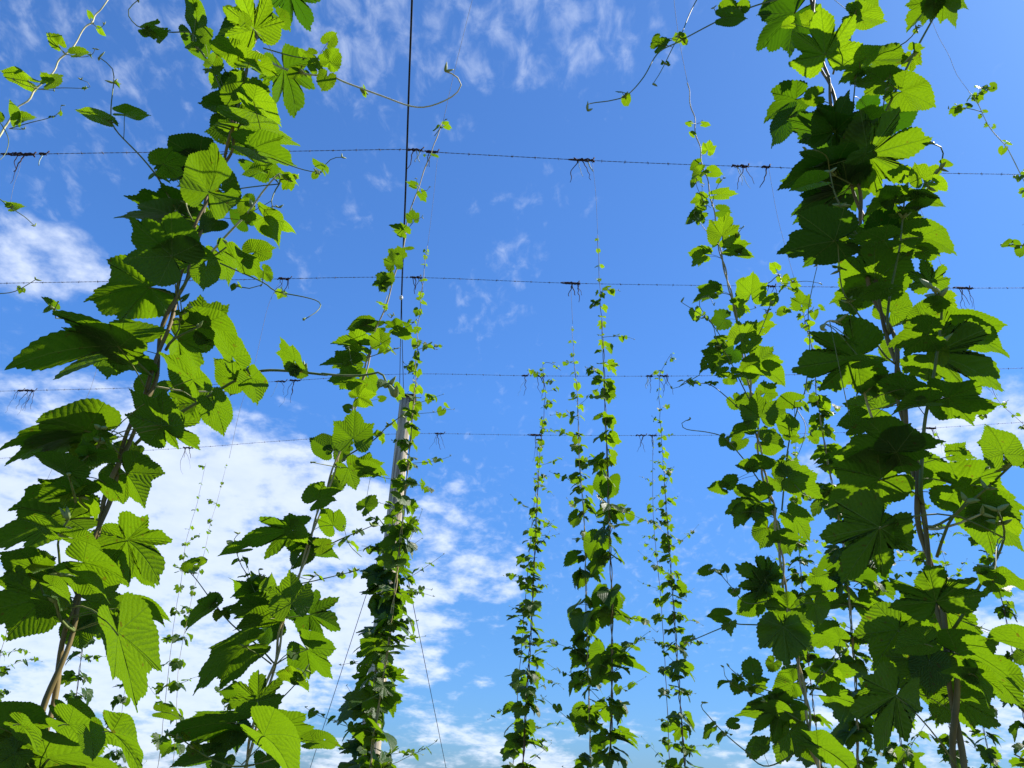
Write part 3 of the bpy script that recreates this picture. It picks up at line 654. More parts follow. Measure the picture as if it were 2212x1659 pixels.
explicit(A_, YL, 'B', [
 (970, 215, 500, 262, 400, 3, -.03, .25), (775, 600, 70, 512, 380, 5, -.08, .4), (770, 600, 1010, 522, 230, 3, -.06, .5), (770, 600, 420, 400, 200, 0, -.1, .4), (740, 600, 685, 848, 220, 0, .0, .4),
 (1200, 20, 1090, 180, 150, 0, .03, .1), (1330, 80, 1325, 272, 170, 0, -.05, .6), (1420, 0, 1535, 218, 170, 0, .0, .1), (1520, 30, 1712, 205, 110, 0, -.05, .8), (1700, 110, 1760, 192, 90, 0, -.06, .9), (1290, 460, 1540, 262, 280, 3, .02, .05),
 (1290, 470, 1668, 520, 190, 0, .02, .05), (1500, 665, 1392, 398, 160, 0, -.14, .85), (1150, 560, 1400, 860, 240, 3, .05, 0), (1530, 810, 1395, 620, 170, 0, -.08, .4), (1245, 815, 1058, 568, 170, 0, -.2, .8), (1270, 960, 1030, 760, 300, 3, .03, 0),
 (1040, 1110, 845, 800, 260, 3, -.15, .5), (1110, 1110, 1110, 930, 130, 0, -.14, .55), (1000, 840, 830, 1000, 190, 0, .04, 0), (1040, 1100, 1340, 1283, 260, 5, -.02, .2), (1380, 970, 1495, 1208, 190, 0, -.08, .55), (1620, 800, 1730, 982, 155, 0, -.12, .7),
 (1900, 690, 1808, 500, 120, 3, -.15, .9), (1920, 750, 1995, 790, 120, 0, -.14, .5), (1900, 760, 1890, 690, 90, 0, -.14, .4), (620, 1140, 250, 1060, 270, 0, .03, 0), (560, 1140, 0, 1128, 170, 3, -.04, .2), (600, 1240, 380, 1390, 300, 3, .02, .0), (560, 1170, 20, 1200, 190, 3, -.02, .2),
 (440, 1420, 208, 1230, 140, 0, -.2, .9), (570, 1300, 550, 1165, 100, 0, -.2, .9), (570, 1300, 795, 1310, 100, 0, -.2, .9), (660, 1160, 740, 1160, 50, 0, -.2, .9), (810, 1410, 1012, 1652, 280, 3, .0, .3), (740, 1420, 600, 1500, 210, 0, .05, 0), (480, 1560, -10, 1570, 290, 3, .03, .1),
 (510, 1560, 190, 1545, 150, 0, -.1, .4), (680, 1480, 838, 1600, 100, 0, -.1, .6), (830, 1280, 700, 1190, 150, 0, .04, 0), (1060, 1060, 1200, 900, 200, 0, .06, 0), (340, 340, 265, 240, 50, 0, .02, .8), (1180, 290, 1235, 245, 30, 0, 0, .3), (700, 1250, 600, 1400, 200, 0, .06, 0), (900, 1300, 760, 1380, 170, 0, .06, 0)])
explicit(A_, YL, 'C', [
 (440, 60, -50, 160, 290, 3, .03, 0), (330, 125, 155, -5, 100, 0, -.2, .8), (470, 180, 665, 215, 85, 0, -.2, .8), (230, 350, 5, 250, 170, 0, -.1, .5), (230, 345, 345, 300, 160, 0, -.08, .1), (535, 335, 843, 433, 210, 0, -.2, .6), (510, 425, 755, 500, 80, 0, -.18, .7),
 (820, 190, 1110, 410, 360, 5, -.02, .05), (800, 200, 590, 130, 200, 0, .04, 0), (830, 260, 1012, 510, 260, 3, .03, 0), (280, 570, -90, 640, 420, 3, .02, 0), (320, 480, -20, 400, 240, 0, .04, 0), (560, 580, 830, 640, 380, 3, .03, 0), (330, 480, 490, 540, 80, 0, -.14, .1), (100, 400, 150, 470, 90, 0, -.1, .2),
 (860, 610, 1122, 622, 130, 0, -.04, .4), (900, 640, 1090, 682, 80, 0, -.04, .7), (820, 660, 915, 772, 120, 0, -.02, .4), (760, 790, 950, 1292, 320, 3, -.12, .15), (500, 750, 540, 872, 220, 0, .03, 0), (750, 690, 760, 790, 190, 0, -.02, 0), (-20, 1400, 325, 1290, 210, 0, -.1, .3), (80, 1400, -20, 1230, 200, 0, 0, .1),
 (440, 1380, 730, 1510, 150, 0, -.22, .5), (580, 1430, 668, 1592, 140, 0, -.25, .2), (720, 1430, 1005, 1632, 160, 0, -.26, .2), (300, 1600, 860, 1665, 300, 3, -.05, 0), (200, 1520, -20, 1450, 290, 3, -.05, 0), (130, 1380, 330, 1482, 110, 0, -.2, .2), (370, 1280, 470, 1375, 80, 0, -.15, .1), (480, 1330, 700, 1480, 130, 0, -.1, 0),
 (150, 1640, 300, 1500, 200, 0, -.05, .1), (400, 1500, 600, 1640, 260, 0, -.02, 0), (100, 1560, -40, 1680, 220, 0, -.1, .1), (560, 1520, 420, 1400, 180, 0, .02, 0)])
for i, (zz_, sc_) in enumerate([(.25, .13), (.45, .14), (.6, .13), (.8, .13)]):
    j = int(np.argmin(np.abs(path[:, 2] - zz_))); 
    for q in range(3): a = i + q * 2.1; grow(A_, path[j], V3(math.cos(a), math.sin(a), 0), sc_, 5, .1)
for i, (px_, py_) in enumerate([(585, -120), (600, -230), (612, -340), (625, -470), (640, -590)]):
    j = int(np.argmin(np.linalg.norm(path - P(px_, py_, YL), axis=1)))
    for q in range(2): a = 1.3 * i + q * 2.9; grow(A_, path[j], V3(math.cos(a), math.sin(a), 0), .075 - .006 * i, 3, .3)
A_.finish()
# ---------------- bine tip crossing the top left corner
YT = 1.45
pts = px_path(YT, [('V', [(-330, 1500), (-240, 1000), (-130, 620), (-60, 420), (0, 290), (20, 262), (38, 232), (62, 215), (75, 195), (95, 178), (118, 150), (128, 130), (148, 112), (168, 85), (185, 58), (198, 48), (205, 32), (222, 18), (236, -10), (262, -80)])])
T_ = Plant('hop_plant', to_ground(pts)[0], 'pale wavy hop bine tip with small yellow green leaves, top left corner', 12, group=GROUP)
path = smooth_path(to_ground(pts), .012); T_.axes.append(path); stem_mesh(T_, path, .0042, .0020, 1, STEM['pale'], sides=7, turn=.12, bulge=1.6)
for q in ([(430, 350), (340, 270), (318, 230)], [(430, 350), (520, 368), (590, 355), (615, 315)], [(245, 575), (400, 567), (560, 568), (580, 540), (525, 515)], [(60, 830), (200, 790), (320, 760), (385, 725), (395, 680)],
          [(245, 570), (150, 545), (80, 510)], [(60, 830), (155, 835)], [(600, 155), (640, 182), (672, 160)], [(245, 575), (350, 583)], [(245, 575), (185, 525)], [(375, 290), (410, 340)], [(585, 130), (600, 155)]):
    lat(T_, YT, 'A', q, .0014, (0, -.05), [.8] if len(q) > 3 else None, .01)
lat(T_, YT, 'A', [(-60, 700), (20, 820), (55, 900), (40, 980), (0, 1030), (-60, 1060)], .0016, (0, -.05))
lat(T_, YT, 'A', [(-160, 1150), (0, 1285), (60, 1335), (160, 1400), (225, 1460)], .0017, (0, -.05), [.6], .02)
lat(T_, YT, 'B', [(-160, 250), (0, 255), (100, 240), (190, 190), (230, 165)], .0015, (0, -.05), [.75], .015)
explicit(T_, YT, 'A', [(375, 285, 325, 193, 85, 0, -.02, 1), (490, 348, 592, 323, 62, 0, -.02, 1), (178, 520, 22, 434, 95, 0, -.02, 1), (312, 525, 285, 448, 62, 0, -.02, 1), (312, 532, 425, 478, 75, 0, -.02, .9), (110, 770, 140, 628, 34, 0, -.02, .6), (122, 768, 232, 718, 68, 0, -.02, 1),
 (582, 105, 575, 55, 34, 0, -.02, 1), (640, 190, 682, 240, 34, 0, -.02, 1), (80, 1340, 168, 1310, 55, 0, -.02, 1), (-10, 760, 15, 700, 60, 0, -.02, .5), (385, 735, 408, 712, 24, 0, -.02, 1), (80, 700, 65, 650, 20, 0, 0, .7)], age_light=1)
for i, f in enumerate(np.linspace(.12, .55, 9)):
    j = int(f * len(path))
    for q in range(2): a = i * 1.57 + q * 3.14; grow(T_, path[j], V3(math.cos(a), math.sin(a), 0), .10 - .06 * f, 3, .3)
T_.finish()
# ---------------- big right bine
YR = 1.12
pts = px_path(YR, [('V', [(2095, 1850), (2075, 1657), (2062, 1521), (2047, 1404), (2028, 1304), (2010, 1213), (1992, 1136), (1980, 1051), (1967, 967), (1950, 870), (1936, 783), (1915, 705), (1890, 632), (1872, 540), (1862, 469), (1846, 402), (1823, 318), (1800, 240), (1793, 177), (1773, 134), (1760, 60), (1755, 0), (1735, -120), (1700, -350), (1660, -640)])])
R_ = Plant('hop_plant', to_ground(pts)[0], 'largest near hop bine on the right side, densely hung with big lobed leaves', 21, group=GROUP)
path = smooth_path(to_ground(pts), .015); R_.axes.append(path); stem_mesh(R_, path, .0047, .0025, 2, STEM['brown'], turn=.24, sides=8)
lat(R_, YR, 'D', [(1150, 1200), (1140, 1110), (1180, 1020), (1330, 700), (1500, 350), (1690, 0), (1800, -250)], .0034, (0, -.10), [.55, .85], .03)
lat(R_, YR, 'D', [(980, 480), (1010, 380), (1100, 150), (1150, 0), (1180, -100)], .0024, (0, -.1), [.8], .03)
lat(R_, YR, 'D', [(1050, 1000), (1100, 750), (1130, 480), (1150, 440), (1150, 380), (1135, 310), (1090, 260)], .0020, (0, -.12), [.7], .02)
lat(R_, YR, 'D', [(1170, 1090), (1200, 1000), (1290, 750), (1320, 580)], .0022, (0, -.06), None)
lat(R_, YR, 'D', [(1380, 580), (1350, 530), (1350, 450)], .0014, (-.06, -.07), [.5], .012); lat(R_, YR, 'D', [(1385, 580), (1440, 550), (1470, 510)], .0014, (-.06, -.07), None)
lat(R_, YR, 'D', [(1400, 300), (1470, 255), (1520, 190), (1530, 165)], .0015, (-.06, -.1), [.95], .014)
lat(R_, YR, 'D', [(1120, 1200), (960, 1110), (955, 1050), (930, 1000), (870, 970), (805, 965)], .0017, (0, -.1), [.3], .02)
lat(R_, YR, 'D', [(1180, 1560), (1130, 1510), (1000, 1270), (960, 1110)], .0022, (-.05, -.12), [.6], .03)
lat(R_, YR, 'D', [(1200, 1655), (1310, 1560), (1500, 1330), (1620, 1180), (1680, 1050), (1685, 960), (1615, 925)], .0026, (0, -.1), [.65, .8], .028)
lat(R_, YR, [('E', [(1345, 520), (1330, 430), (1350, 250), (1390, 60)]), ('D', [(1410, 1600), (1430, 1400), (1450, 1200), (1465, 1120)])], None, .0026, (0, -.1), [.75, .95], .03)
lat(R_, YR, 'E', [(1560, 1620), (1545, 1500), (1570, 1100), (1610, 900), (1650, 650), (1680, 400), (1672, 300), (1640, 250), (1620, 220)], .0036, (0, -.16), [.45, .68, .92], .03)
lat(R_, YR, 'E', [(1380, 1300), (1250, 1100), (1170, 850), (1130, 600), (1060, 470), (960, 430), (900, 480)], .0024, (0, -.22), [.35, .62, .75], .02, mat=STEM['pale'])
lat(R_, YR, 'E', [(1400, 720), (1310, 650), (1150, 400), (1040, 230), (1015, 0), (1010, -100)], .0020, (0, -.1), [.6, .8], .03)
lat(R_, YR, [('F', [(1650, 300), (1700, 150)]), ('E', [(1760, 1690), (1950, 1530), (2080, 1410), (2212, 1290), (2350, 1200)])], None, .0026, (0, -.2), [.6, .8], .04)
lat(R_, YR, 'F', [(1570, 100), (1640, 100), (1760, 30), (1840, -60)], .0026, (0, -.1), None); lat(R_, YR, 'F', [(1590, 110), (1640, 122), (1800, 80), (1940, 20)], .0026, (0, -.08), None, mat=STEM['pale'])
lat(R_, YR, 'F', [(1760, 760), (1840, 640), (1930, 480), (2000, 380), (2080, 200), (2080, 100), (2040, 0)], .0026, (0, -.16), [.5, .9], .04)
lat(R_, YR, [('D', [(900, -60), (700, -20), (500, 30), (270, 120), (20, 250)]), ('M1', [(2160, 265), (2040, 330), (1950, 480), (1850, 590), (1750, 625), (1640, 640), (1595, 655), (1600, 690)])], None, .0021, (0, -.12), [.3, .52, .85], .022)
lat(R_, YR, [('D', [(200, -170), (100, 0), (50, 100)]), ('M1', [(2190, 200), (2140, 280), (2060, 440), (2010, 520)])], None, .0015, (-.08, -.12), [.6, .85], .012)
lat(R_, YR, 'D', [(270, 120), (235, 100), (210, 50)], .0013, (-.04, -.05)); lat(R_, YR, 'D', [(265, 120), (270, 70), (290, 40)], .0013, (-.04, -.05))
lat(R_, YR, 'E', [(1800, 950), (1860, 860), (1910, 820), (1950, 745)], .0016, (.05, 0), None); lat(R_, YR, 'E', [(1800, 940), (1905, 955), (1930, 1030), (1970, 1060)], .0013, (.05, 0), [.8], .012)
explicit(R_, YR, 'D', [
 (740, 80, 420, 375, 330, 3, .03, .05), (640, 0, 430, 70, 150, 0, .05, .1), (930, 355, 840, 5, 470, 5, -.12, .7), (1130, 100, 1355, 132, 150, 0, -.05, .7), (1180, 0, 1310, 60, 120, 0, -.02, .6), (1120, 110, 1215, 192, 120, 0, .03, .1), (830, 130, 750, 75, 90, 0, -.1, .9), (710, 150, 628, 165, 70, 0, -.1, .9),
 (880, 370, 840, 508, 100, 3, .02, .05), (1185, 380, 1272, 268, 120, 0, -.15, .95), (1230, 390, 1522, 358, 160, 0, -.03, .5), (1160, 440, 995, 518, 150, 3, -.06, .7), (1310, 525, 1070, 545, 180, 3, -.05, .55), (1330, 520, 1500, 470, 130, 0, -.03, .5), (1420, 590, 1685, 657, 210, 0, -.08, .65),
 (1345, 760, 1592, 618, 190, 0, .05, 0), (1190, 690, 1290, 580, 130, 0, .04, 0), (975, 860, 640, 740, 260, 3, -.03, .15), (985, 850, 1050, 545, 280, 3, -.04, .1), (740, 640, 450, 767, 220, 3, .02, .2), (700, 750, 505, 968, 150, 0, .02, .1), (830, 820, 740, 928, 170, 0, .03, .05), (880, 840, 960, 965, 150, 0, .03, 0),
 (880, 620, 760, 640, 120, 0, -.06, .7), (1155, 900, 1290, 740, 150, 0, -.05, .1), (1155, 900, 1000, 850, 150, 0, -.05, .1), (1210, 1000, 1632, 868, 480, 5, -.05, .55), (1160, 790, 1335, 680, 150, 0, -.06, .8), (990, 1080, 565, 1107, 240, 3, -.02, .2), (980, 1100, 600, 1165, 140, 0, .01, .25), (1190, 990, 1025, 1062, 90, 0, -.1, .3),
 (880, 1180, 668, 1215, 110, 0, -.14, .9), (1440, 1130, 1320, 1075, 110, 3, -.12, .95), (1550, 1150, 1470, 1040, 130, 0, -.12, .9), (1640, 1180, 1742, 1232, 80, 0, -.1, 1), (1080, 1220, 575, 1370, 290, 5, .02, .15), (980, 1280, 650, 1500, 260, 3, .05, 0), (1380, 1280, 1138, 1322, 130, 3, -.1, .6), (1370, 1290, 1310, 1190, 170, 0, -.1, .3),
 (1500, 1290, 1660, 1230, 130, 0, -.08, .3), (1520, 1280, 1732, 1322, 90, 0, -.08, .6), (1320, 1480, 1200, 1320, 330, 3, -.02, .1), (1320, 1480, 1560, 1300, 200, 0, -.02, .1), (990, 1555, 565, 1612, 380, 3, -.10, .1), (1310, 1550, 1035, 1575, 140, 0, -.12, .6), (1000, 1540, 1200, 1440, 170, 0, -.04, .4),
 (1540, 1530, 1825, 1568, 190, 0, -.08, .7), (1560, 1620, 1690, 1640, 120, 0, -.05, .6), (1540, 1540, 1290, 1640, 200, 0, -.04, .1), (1625, 10, 1458, 203, 170, 3, -.1, .75), (1640, 20, 1610, 145, 110, 0, -.1, .8), (1690, 0, 1865, 155, 160, 3, -.1, .75), (1690, -10, 1900, 10, 100, 0, -.1, .75), (1120, 400, 1080, 335, 100, 0, 0, .2),
 (1180, 1110, 1240, 1240, 110, 0, -.02, .8), (280, 110, 452, 98, 110, 0, -.06, .2), (285, 60, 375, 10, 110, 0, -.06, .2)])
explicit(R_, YR, 'M1', [(2040, 290, 2117, 215, 75, 0, -.1, 1), (2042, 245, 1988, 302, 55, 0, -.1, 1)])
explicit(R_, YR, 'E', [
 (1250, 185, 1230, -130, 540, 3, .0, .1), (1350, 180, 1500, 80, 170, 0, .02, .6), (1605, 185, 1560, -15, 220, 5, -.12, .95), (1220, 230, 870, 315, 220, 3, .03, 0), (1200, 240, 990, 350, 160, 0, .05, 0), (1335, 222, 1110, 215, 70, 0, -.06, .4), (1350, 375, 1455, 155, 220, 0, .04, .05), (1560, 420, 1600, 200, 150, 0, .02, .05),
 (1620, 330, 1752, 290, 110, 0, -.12, .9), (1680, 430, 1852, 350, 140, 0, .0, .3), (1590, 520, 1295, 545, 240, 3, -.12, .6), (1620, 650, 2133, 772, 450, 5, -.04, .55), (1800, 500, 2085, 405, 220, 0, -.05, .6), (1790, 510, 2152, 590, 200, 0, -.05, .6), (1130, 670, 658, 742, 440, 5, -.13, .05), (1720, 930, 2083, 992, 250, 3, -.08, .6), 
 (1440, 870, 1138, 780, 150, 0, -.1, .5), (1440, 875, 1390, 720, 210, 3, -.08, .1), (1280, 1000, 980, 950, 300, 3, .02, 0), (1590, 960, 1325, 965, 120, 0, -.14, .1), (1540, 945, 1600, 945, 60, 0, -.15, .9), (1150, 1060, 975, 1097, 110, 0, -.12, .5), (1390, 1280, 955, 1170, 350, 3, -.10, .0), (1400, 1270, 1682, 1110, 250, 3, -.10, .05),
 (1290, 1450, 850, 1660, 380, 3, -.05, .0), (1540, 1420, 1822, 1330, 220, 0, .03, .4), (1540, 1350, 1550, 1520, 260, 0, .04, 0), (2080, 1292, 2050, 1038, 210, 0, -.2, .8), (2030, 1230, 1905, 1190, 110, 0, -.15, .2), (1790, 1500, 2230, 1600, 350, 3, -.03, .4), (1760, 1300, 1912, 1290, 120, 3, .0, .6), (1290, 1470, 1300, 1720, 260, 3, .04, 0),
 (1160, 690, 1362, 640, 55, 0, -.2, .9), (1110, 575, 1015, 545, 40, 0, -.2, .9), (2180, 1330, 2240, 1240, 120, 0, -.18, .8), (1100, 1120, 1240, 1060, 120, 0, -.16, .1), (1480, 760, 1560, 680, 90, 0, .03, .7), (1350, 600, 1280, 720, 150, 0, .07, 0), (1520, 400, 1420, 520, 160, 0, .06, 0), (1600, 740, 1760, 800, 160, 0, .03, 0), (1700, 1560, 1800, 1700, 180, 0, .02, .1)])
explicit(R_, YR, 'F', [
 (1280, 110, 975, 540, 480, 5, -.12, 0), (1290, 110, 1455, 250, 180, 0, -.1, 0), (1930, 20, 2240, 240, 300, 3, -.02, .1), (1960, -40, 2240, 60, 200, 0, -.06, .5), (1960, 20, 1810, 130, 200, 0, -.02, 0), (1645, 590, 1625, 325, 620, 5, -.15, .35), (2030, 425, 2260, 420, 110, 0, -.2, .9), (2020, 465, 1915, 370, 120, 0, -.2, .9),
 (1575, 860, 1325, 885, 170, 0, -.2, .1), (1700, 640, 1945, 790, 280, 3, .0, 0), (1600, 700, 1300, 660, 230, 0, .03, 0), (1390, 760, 1060, 760, 250, 3, .02, .05), (1400, 770, 1175, 1065, 320, 3, .0, 0), (1600, 970, 1310, 1180, 330, 3, -.02, 0), (1600, 980, 1560, 1210, 250, 0, -.03, 0), (1780, 920, 2205, 1035, 260, 3, -.02, 0),
 (1890, 1050, 2090, 1140, 140, 0, -.2, .1), (1890, 1050, 2035, 1245, 110, 0, -.2, .1), (1870, 1050, 1660, 1000, 60, 0, -.2, .1), (2000, 1060, 2240, 1285, 230, 0, .02, .5), (2240, 930, 2130, 990, 140, 0, -.05, .6), (1810, 1230, 2072, 1412, 260, 3, .02, 0), (2240, 870, 1938, 758, 140, 0, -.1, .5),
 (1390, 1190, 1143, 1605, 330, 5, -.10, 0), (1290, 1150, 1075, 1182, 170, 0, .03, .0), (1700, 1260, 1600, 1400, 220, 0, .03, 0), (1720, 900, 1640, 760, 230, 0, .04, 0), (1500, 600, 1400, 500, 160, 0, .05, 0), (1800, 1000, 1900, 1160, 200, 0, .03, 0), (1450, 1000, 1330, 850, 200, 0, .04, .05), (1650, 1180, 1480, 1080, 230, 0, .05, 0)])
for i, (zz_, sc_) in enumerate([(.25, .13), (.45, .14), (.6, .13), (.8, .13)]):
    j = int(np.argmin(np.abs(path[:, 2] - zz_)))
    for q in range(3): a = i + q * 2.1; grow(R_, path[j], V3(math.cos(a), math.sin(a), 0), sc_, 5, .1)
for i, (px_, py_) in enumerate([(1735, -110), (1722, -210), (1700, -330), (1680, -470), (1665, -600)]):
    j = int(np.argmin(np.linalg.norm(path - P(px_, py_, YR), axis=1)))
    for q in range(2): a = 1.3 * i + q * 2.9; grow(R_, path[j], V3(math.cos(a), math.sin(a), 0), .075 - .006 * i, 3, .3)
R_.finish()
# ================================================================== slender bines of the second row
YS = 2.0
pts = px_path(YS, [('V', [(500, 1800), (530, 1659), (570, 1500), (598, 1420), (610, 1350), (650, 1230), (675, 1150), (700, 1080), (722, 1010), (740, 960), (775, 850), (800, 760), (835, 650), (865, 560), (880, 480), (905, 400), (918, 365), (930, 340), (935, 315), (945, 290), (957, 264)])])
S_ = Plant('hop_plant', to_ground(pts)[0], 'slender hop bine left of the pole, its pale tip crossing the nearest wire', 31, group=GROUP)
path = smooth_path(to_ground(pts), .02); S_.axes.append(path); stem_mesh(S_, path, .0046, .0017, 2, STEM['tan'], turn=.24, sides=7)
for rg_, q, r, nd_ in (('C', [(1780, 1000), (1650, 860), (1500, 740), (1380, 600), (1270, 450), (1225, 400)], .0026, [.6, .75]), ('C', [(1750, 990), (1670, 930), (1580, 880)], .0024, None), ('C', [(1770, 1000), (1850, 950), (1990, 895)], .0022, [.6]), ('C', [(1690, 1340), (1870, 1160), (1930, 1090), (1970, 1030)], .0022, [.85]),
                       ('C', [(1820, 740), (1760, 550), (1680, 430), (1670, 380)], .0022, [.8]), ('C', [(1640, 1640), (1500, 1650), (1340, 1590), (1160, 1470), (1080, 1440)], .0028, [.7, .9]), ('C', [(1600, 1650), (1720, 1620), (1850, 1580)], .0024, None), ('C', [(1740, 740), (1600, 430), (1550, 340), (1510, 200), (1540, 150)], .0019, [.5, .7, .85]),
                       ('M2', [(215, 1200), (250, 1170), (400, 1080), (470, 1010), (560, 940)], .0030, [.6, .85]), ('M2', [(215, 1240), (150, 1230), (40, 1210)], .0022, None), ('M2', [(370, 600), (430, 580), (530, 550)], .0018, [.85]), ('M3', [(40, 260), (180, 180), (390, 90)], .0026, [.85]), ('M3', [(-60, 430), (50, 410), (300, 350)], .0022, [.8, .95]),
                       ('M3', [(330, 270), (260, 200), (225, 90)], .0013, [.6]), ('M3', [(-90, 360), (20, 400), (70, 370)], .0013, [.9]), ('M2', [(290, 720), (270, 620), (255, 540)], .0015, [.5, .9]), ('M2', [(350, 1240), (430, 1290), (520, 1310)], .0015, [.5]), ('M1', [(565, 1175), (540, 1150), (540, 1110)], .0014, None), ('M1', [(565, 1180), (600, 1185), (615, 1165)], .0014, None), ('M1', [(650, 845), (690, 790), (715, 745)], .0018, [.5]),
                       ('M1', [(485, 1420), (530, 1370), (570, 1350)], .0014, None), ('C', [(1560, 1640), (1700, 1500), (1760, 1440)], .0018, None), ('M2', [(540, 430), (600, 420), (650, 380)], .0014, [.8]), ('M2', [(480, 240), (460, 300), (470, 330)], .0014, [.7]), ('M2', [(480, 350), (500, 370), (515, 350)], .0014, [.7])):
    lat(S_, YS, rg_, q, r * .9, (0, -.12), nd_, .03)
explicit(S_, YS, 'C', [(1880, 130, 1558, 178, 230, 5, -.05, .5), (1890, 130, 2000, 212, 120, 0, -.1, .8), (2065, 230, 2165, 212, 100, 0, -.1, .7), (1960, 240, 1930, 402, 150, 0, .02, .1), (1990, 250, 2210, 278, 100, 0, .02, .1), (2150, 100, 2080, -40, 170, 3, 0, .5), (1880, 605, 1850, 380, 280, 3, -.15, .65),
 (1700, 630, 1388, 605, 170, 3, -.02, .4), (1690, 500, 1490, 492, 150, 3, 0, .35), (1740, 700, 1508, 745, 130, 0, -.05, .4), (1750, 730, 1745, 902, 140, 0, .03, .1), (1575, 880, 1222, 1025, 240, 3, -.1, .35), (2000, 670, 2225, 730, 270, 5, 0, .25), (1975, 890, 2182, 1065, 240, 3, 0, .35), (1660, 1232, 1640, 1025, 340, 5, -.15, .6),
 (1550, 1170, 1395, 1150, 80, 0, 0, .4), (1480, 1370, 1075, 1375, 200, 3, -.05, .3), (1500, 1400, 1365, 1572, 170, 0, 0, .2), (1520, 1400, 1552, 1572, 120, 0, .02, .1), (1780, 1400, 2105, 1425, 220, 3, 0, .3), (1700, 1450, 2042, 1658, 220, 0, -.2, .7), (2020, 1490, 2215, 1460, 110, 0, 0, .3), (1340, 1590, 1108, 1645, 110, 0, 0, .1),
 (1900, 1070, 1778, 1010, 90, 0, -.1, .8), (1880, 640, 1950, 668, 130, 0, .03, .1), (1390, 585, 1345, 520, 90, 0, -.1, .7), (1350, 625, 1178, 732, 80, 0, -.1, .6), (1340, 600, 1270, 570, 60, 0, -.1, .7), (1250, 350, 1158, 372, 80, 0, -.1, .7), (1290, 330, 1340, 310, 60, 0, -.1, .8), (1040, 1300, 1175, 1300, 90, 0, 0, .3), (1480, 1240, 1560, 1200, 100, 0, .03, .2), (1720, 1290, 1780, 1380, 120, 0, .04, .1), (1660, 1180, 1560, 1260, 140, 0, .05, .1), (1600, 560, 1500, 400, 110, 0, .02, .3), (1720, 520, 1760, 400, 90, 0, -.1, .6), (1560, 250, 1400, 280, 60, 0, -.1, .6),
 (1920, 1100, 2020, 1140, 70, 0, -.1, .6), (1720, 1580, 1800, 1700, 160, 0, .02, .1), (1450, 1600, 1380, 1700, 130, 0, .02, .1)])
explicit(S_, YS, 'M2', [(360, 410, 215, 400, 95, 0, 0, .4), (410, 430, 215, 448, 85, 0, .03, .2), (440, 515, 430, 418, 150, 3, -.08, .8), (330, 530, 138, 460, 120, 3, -.04, .7), (530, 430, 662, 408, 85, 0, 0, .4), (545, 455, 652, 490, 65, 0, 0, .5), (270, 530, 355, 562, 70, 0, -.04, .8), (260, 640, 58, 605, 115, 3, 0, .45), (270, 640, 148, 568, 105, 3, .02, .4),
 (290, 720, 105, 718, 140, 3, -.03, .5), (310, 832, 435, 780, 125, 3, -.08, .8), (280, 1075, 290, 860, 270, 3, -.12, .5), (130, 1130, -10, 1040, 140, 0, .02, .25), (130, 1140, 180, 1100, 60, 0, .02, .3), (260, 1112, 205, 1110, 80, 0, -.02, .7), (340, 1240, 475, 1178, 130, 3, -.03, .4), (250, 1240, 335, 1392, 170, 3, 0, .3), (350, 1240, 522, 1252, 80, 0, -.05, .6), (70, 1430, 225, 1310, 150, 3, -.1, .6),
 (350, 1470, 430, 1385, 90, 0, 0, .1), (470, 160, 368, 180, 95, 3, -.04, .75), (480, 130, 482, 212, 80, 0, -.04, .8), (470, 170, 415, 235, 50, 0, -.02, .8), (520, 62, 500, -20, 130, 3, -.06, .85), (370, 720, 430, 870, 100, 0, .04, .3), (440, 840, 488, 830, 40, 0, -.02, .8), (370, 380, 420, 370, 35, 0, 0, .1), (480, 410, 530, 400, 50, 0, .02, .3), (330, 620, 260, 560, 80, 0, .04, .6), (220, 1150, 160, 1230, 120, 0, .04, .1), (260, 900, 215, 880, 80, 0, .03, .1), (200, 1310, 130, 1400, 120, 0, .03, .3)])
explicit(S_, YS, 'M1', [(460, 1440, 380, 1362, 80, 3, -.03, .8), (515, 1362, 510, 1285, 100, 3, -.03, .9), (570, 1205, 608, 1268, 55, 3, -.02, .9), (525, 1150, 463, 1125, 45, 3, -.02, .9), (430, 1600, 345, 1540, 110, 3, -.02, .8), (590, 968, 575, 962, 20, 0, 0, 1), (640, 968, 690, 970, 20, 0, 0, 1), (480, 1555, 540, 1540, 25, 0, 0, .6)])
S_.finish()
YQ = 2.1
pts = px_path(YQ, [('V', [(1800, 1850), (1768, 1659), (1752, 1600), (1738, 1500), (1705, 1330), (1690, 1230), (1680, 1150), (1665, 1080), (1645, 1000), (1630, 900), (1612, 790), (1600, 730), (1590, 680), (1575, 620), (1560, 560), (1550, 510), (1537, 430), (1522, 370), (1515, 340), (1505, 290), (1498, 250), (1490, 210), (1485, 178)])])
Q_ = Plant('hop_plant', to_ground(pts)[0], 'slender hop bine with bright twisted pale stem, just left of the big right bine', 41, group=GROUP)
path = smooth_path(to_ground(pts), .02); Q_.axes.append(path); stem_mesh(Q_, path, .0048, .0020, 2, STEM['tan'], turn=.17, sides=7)
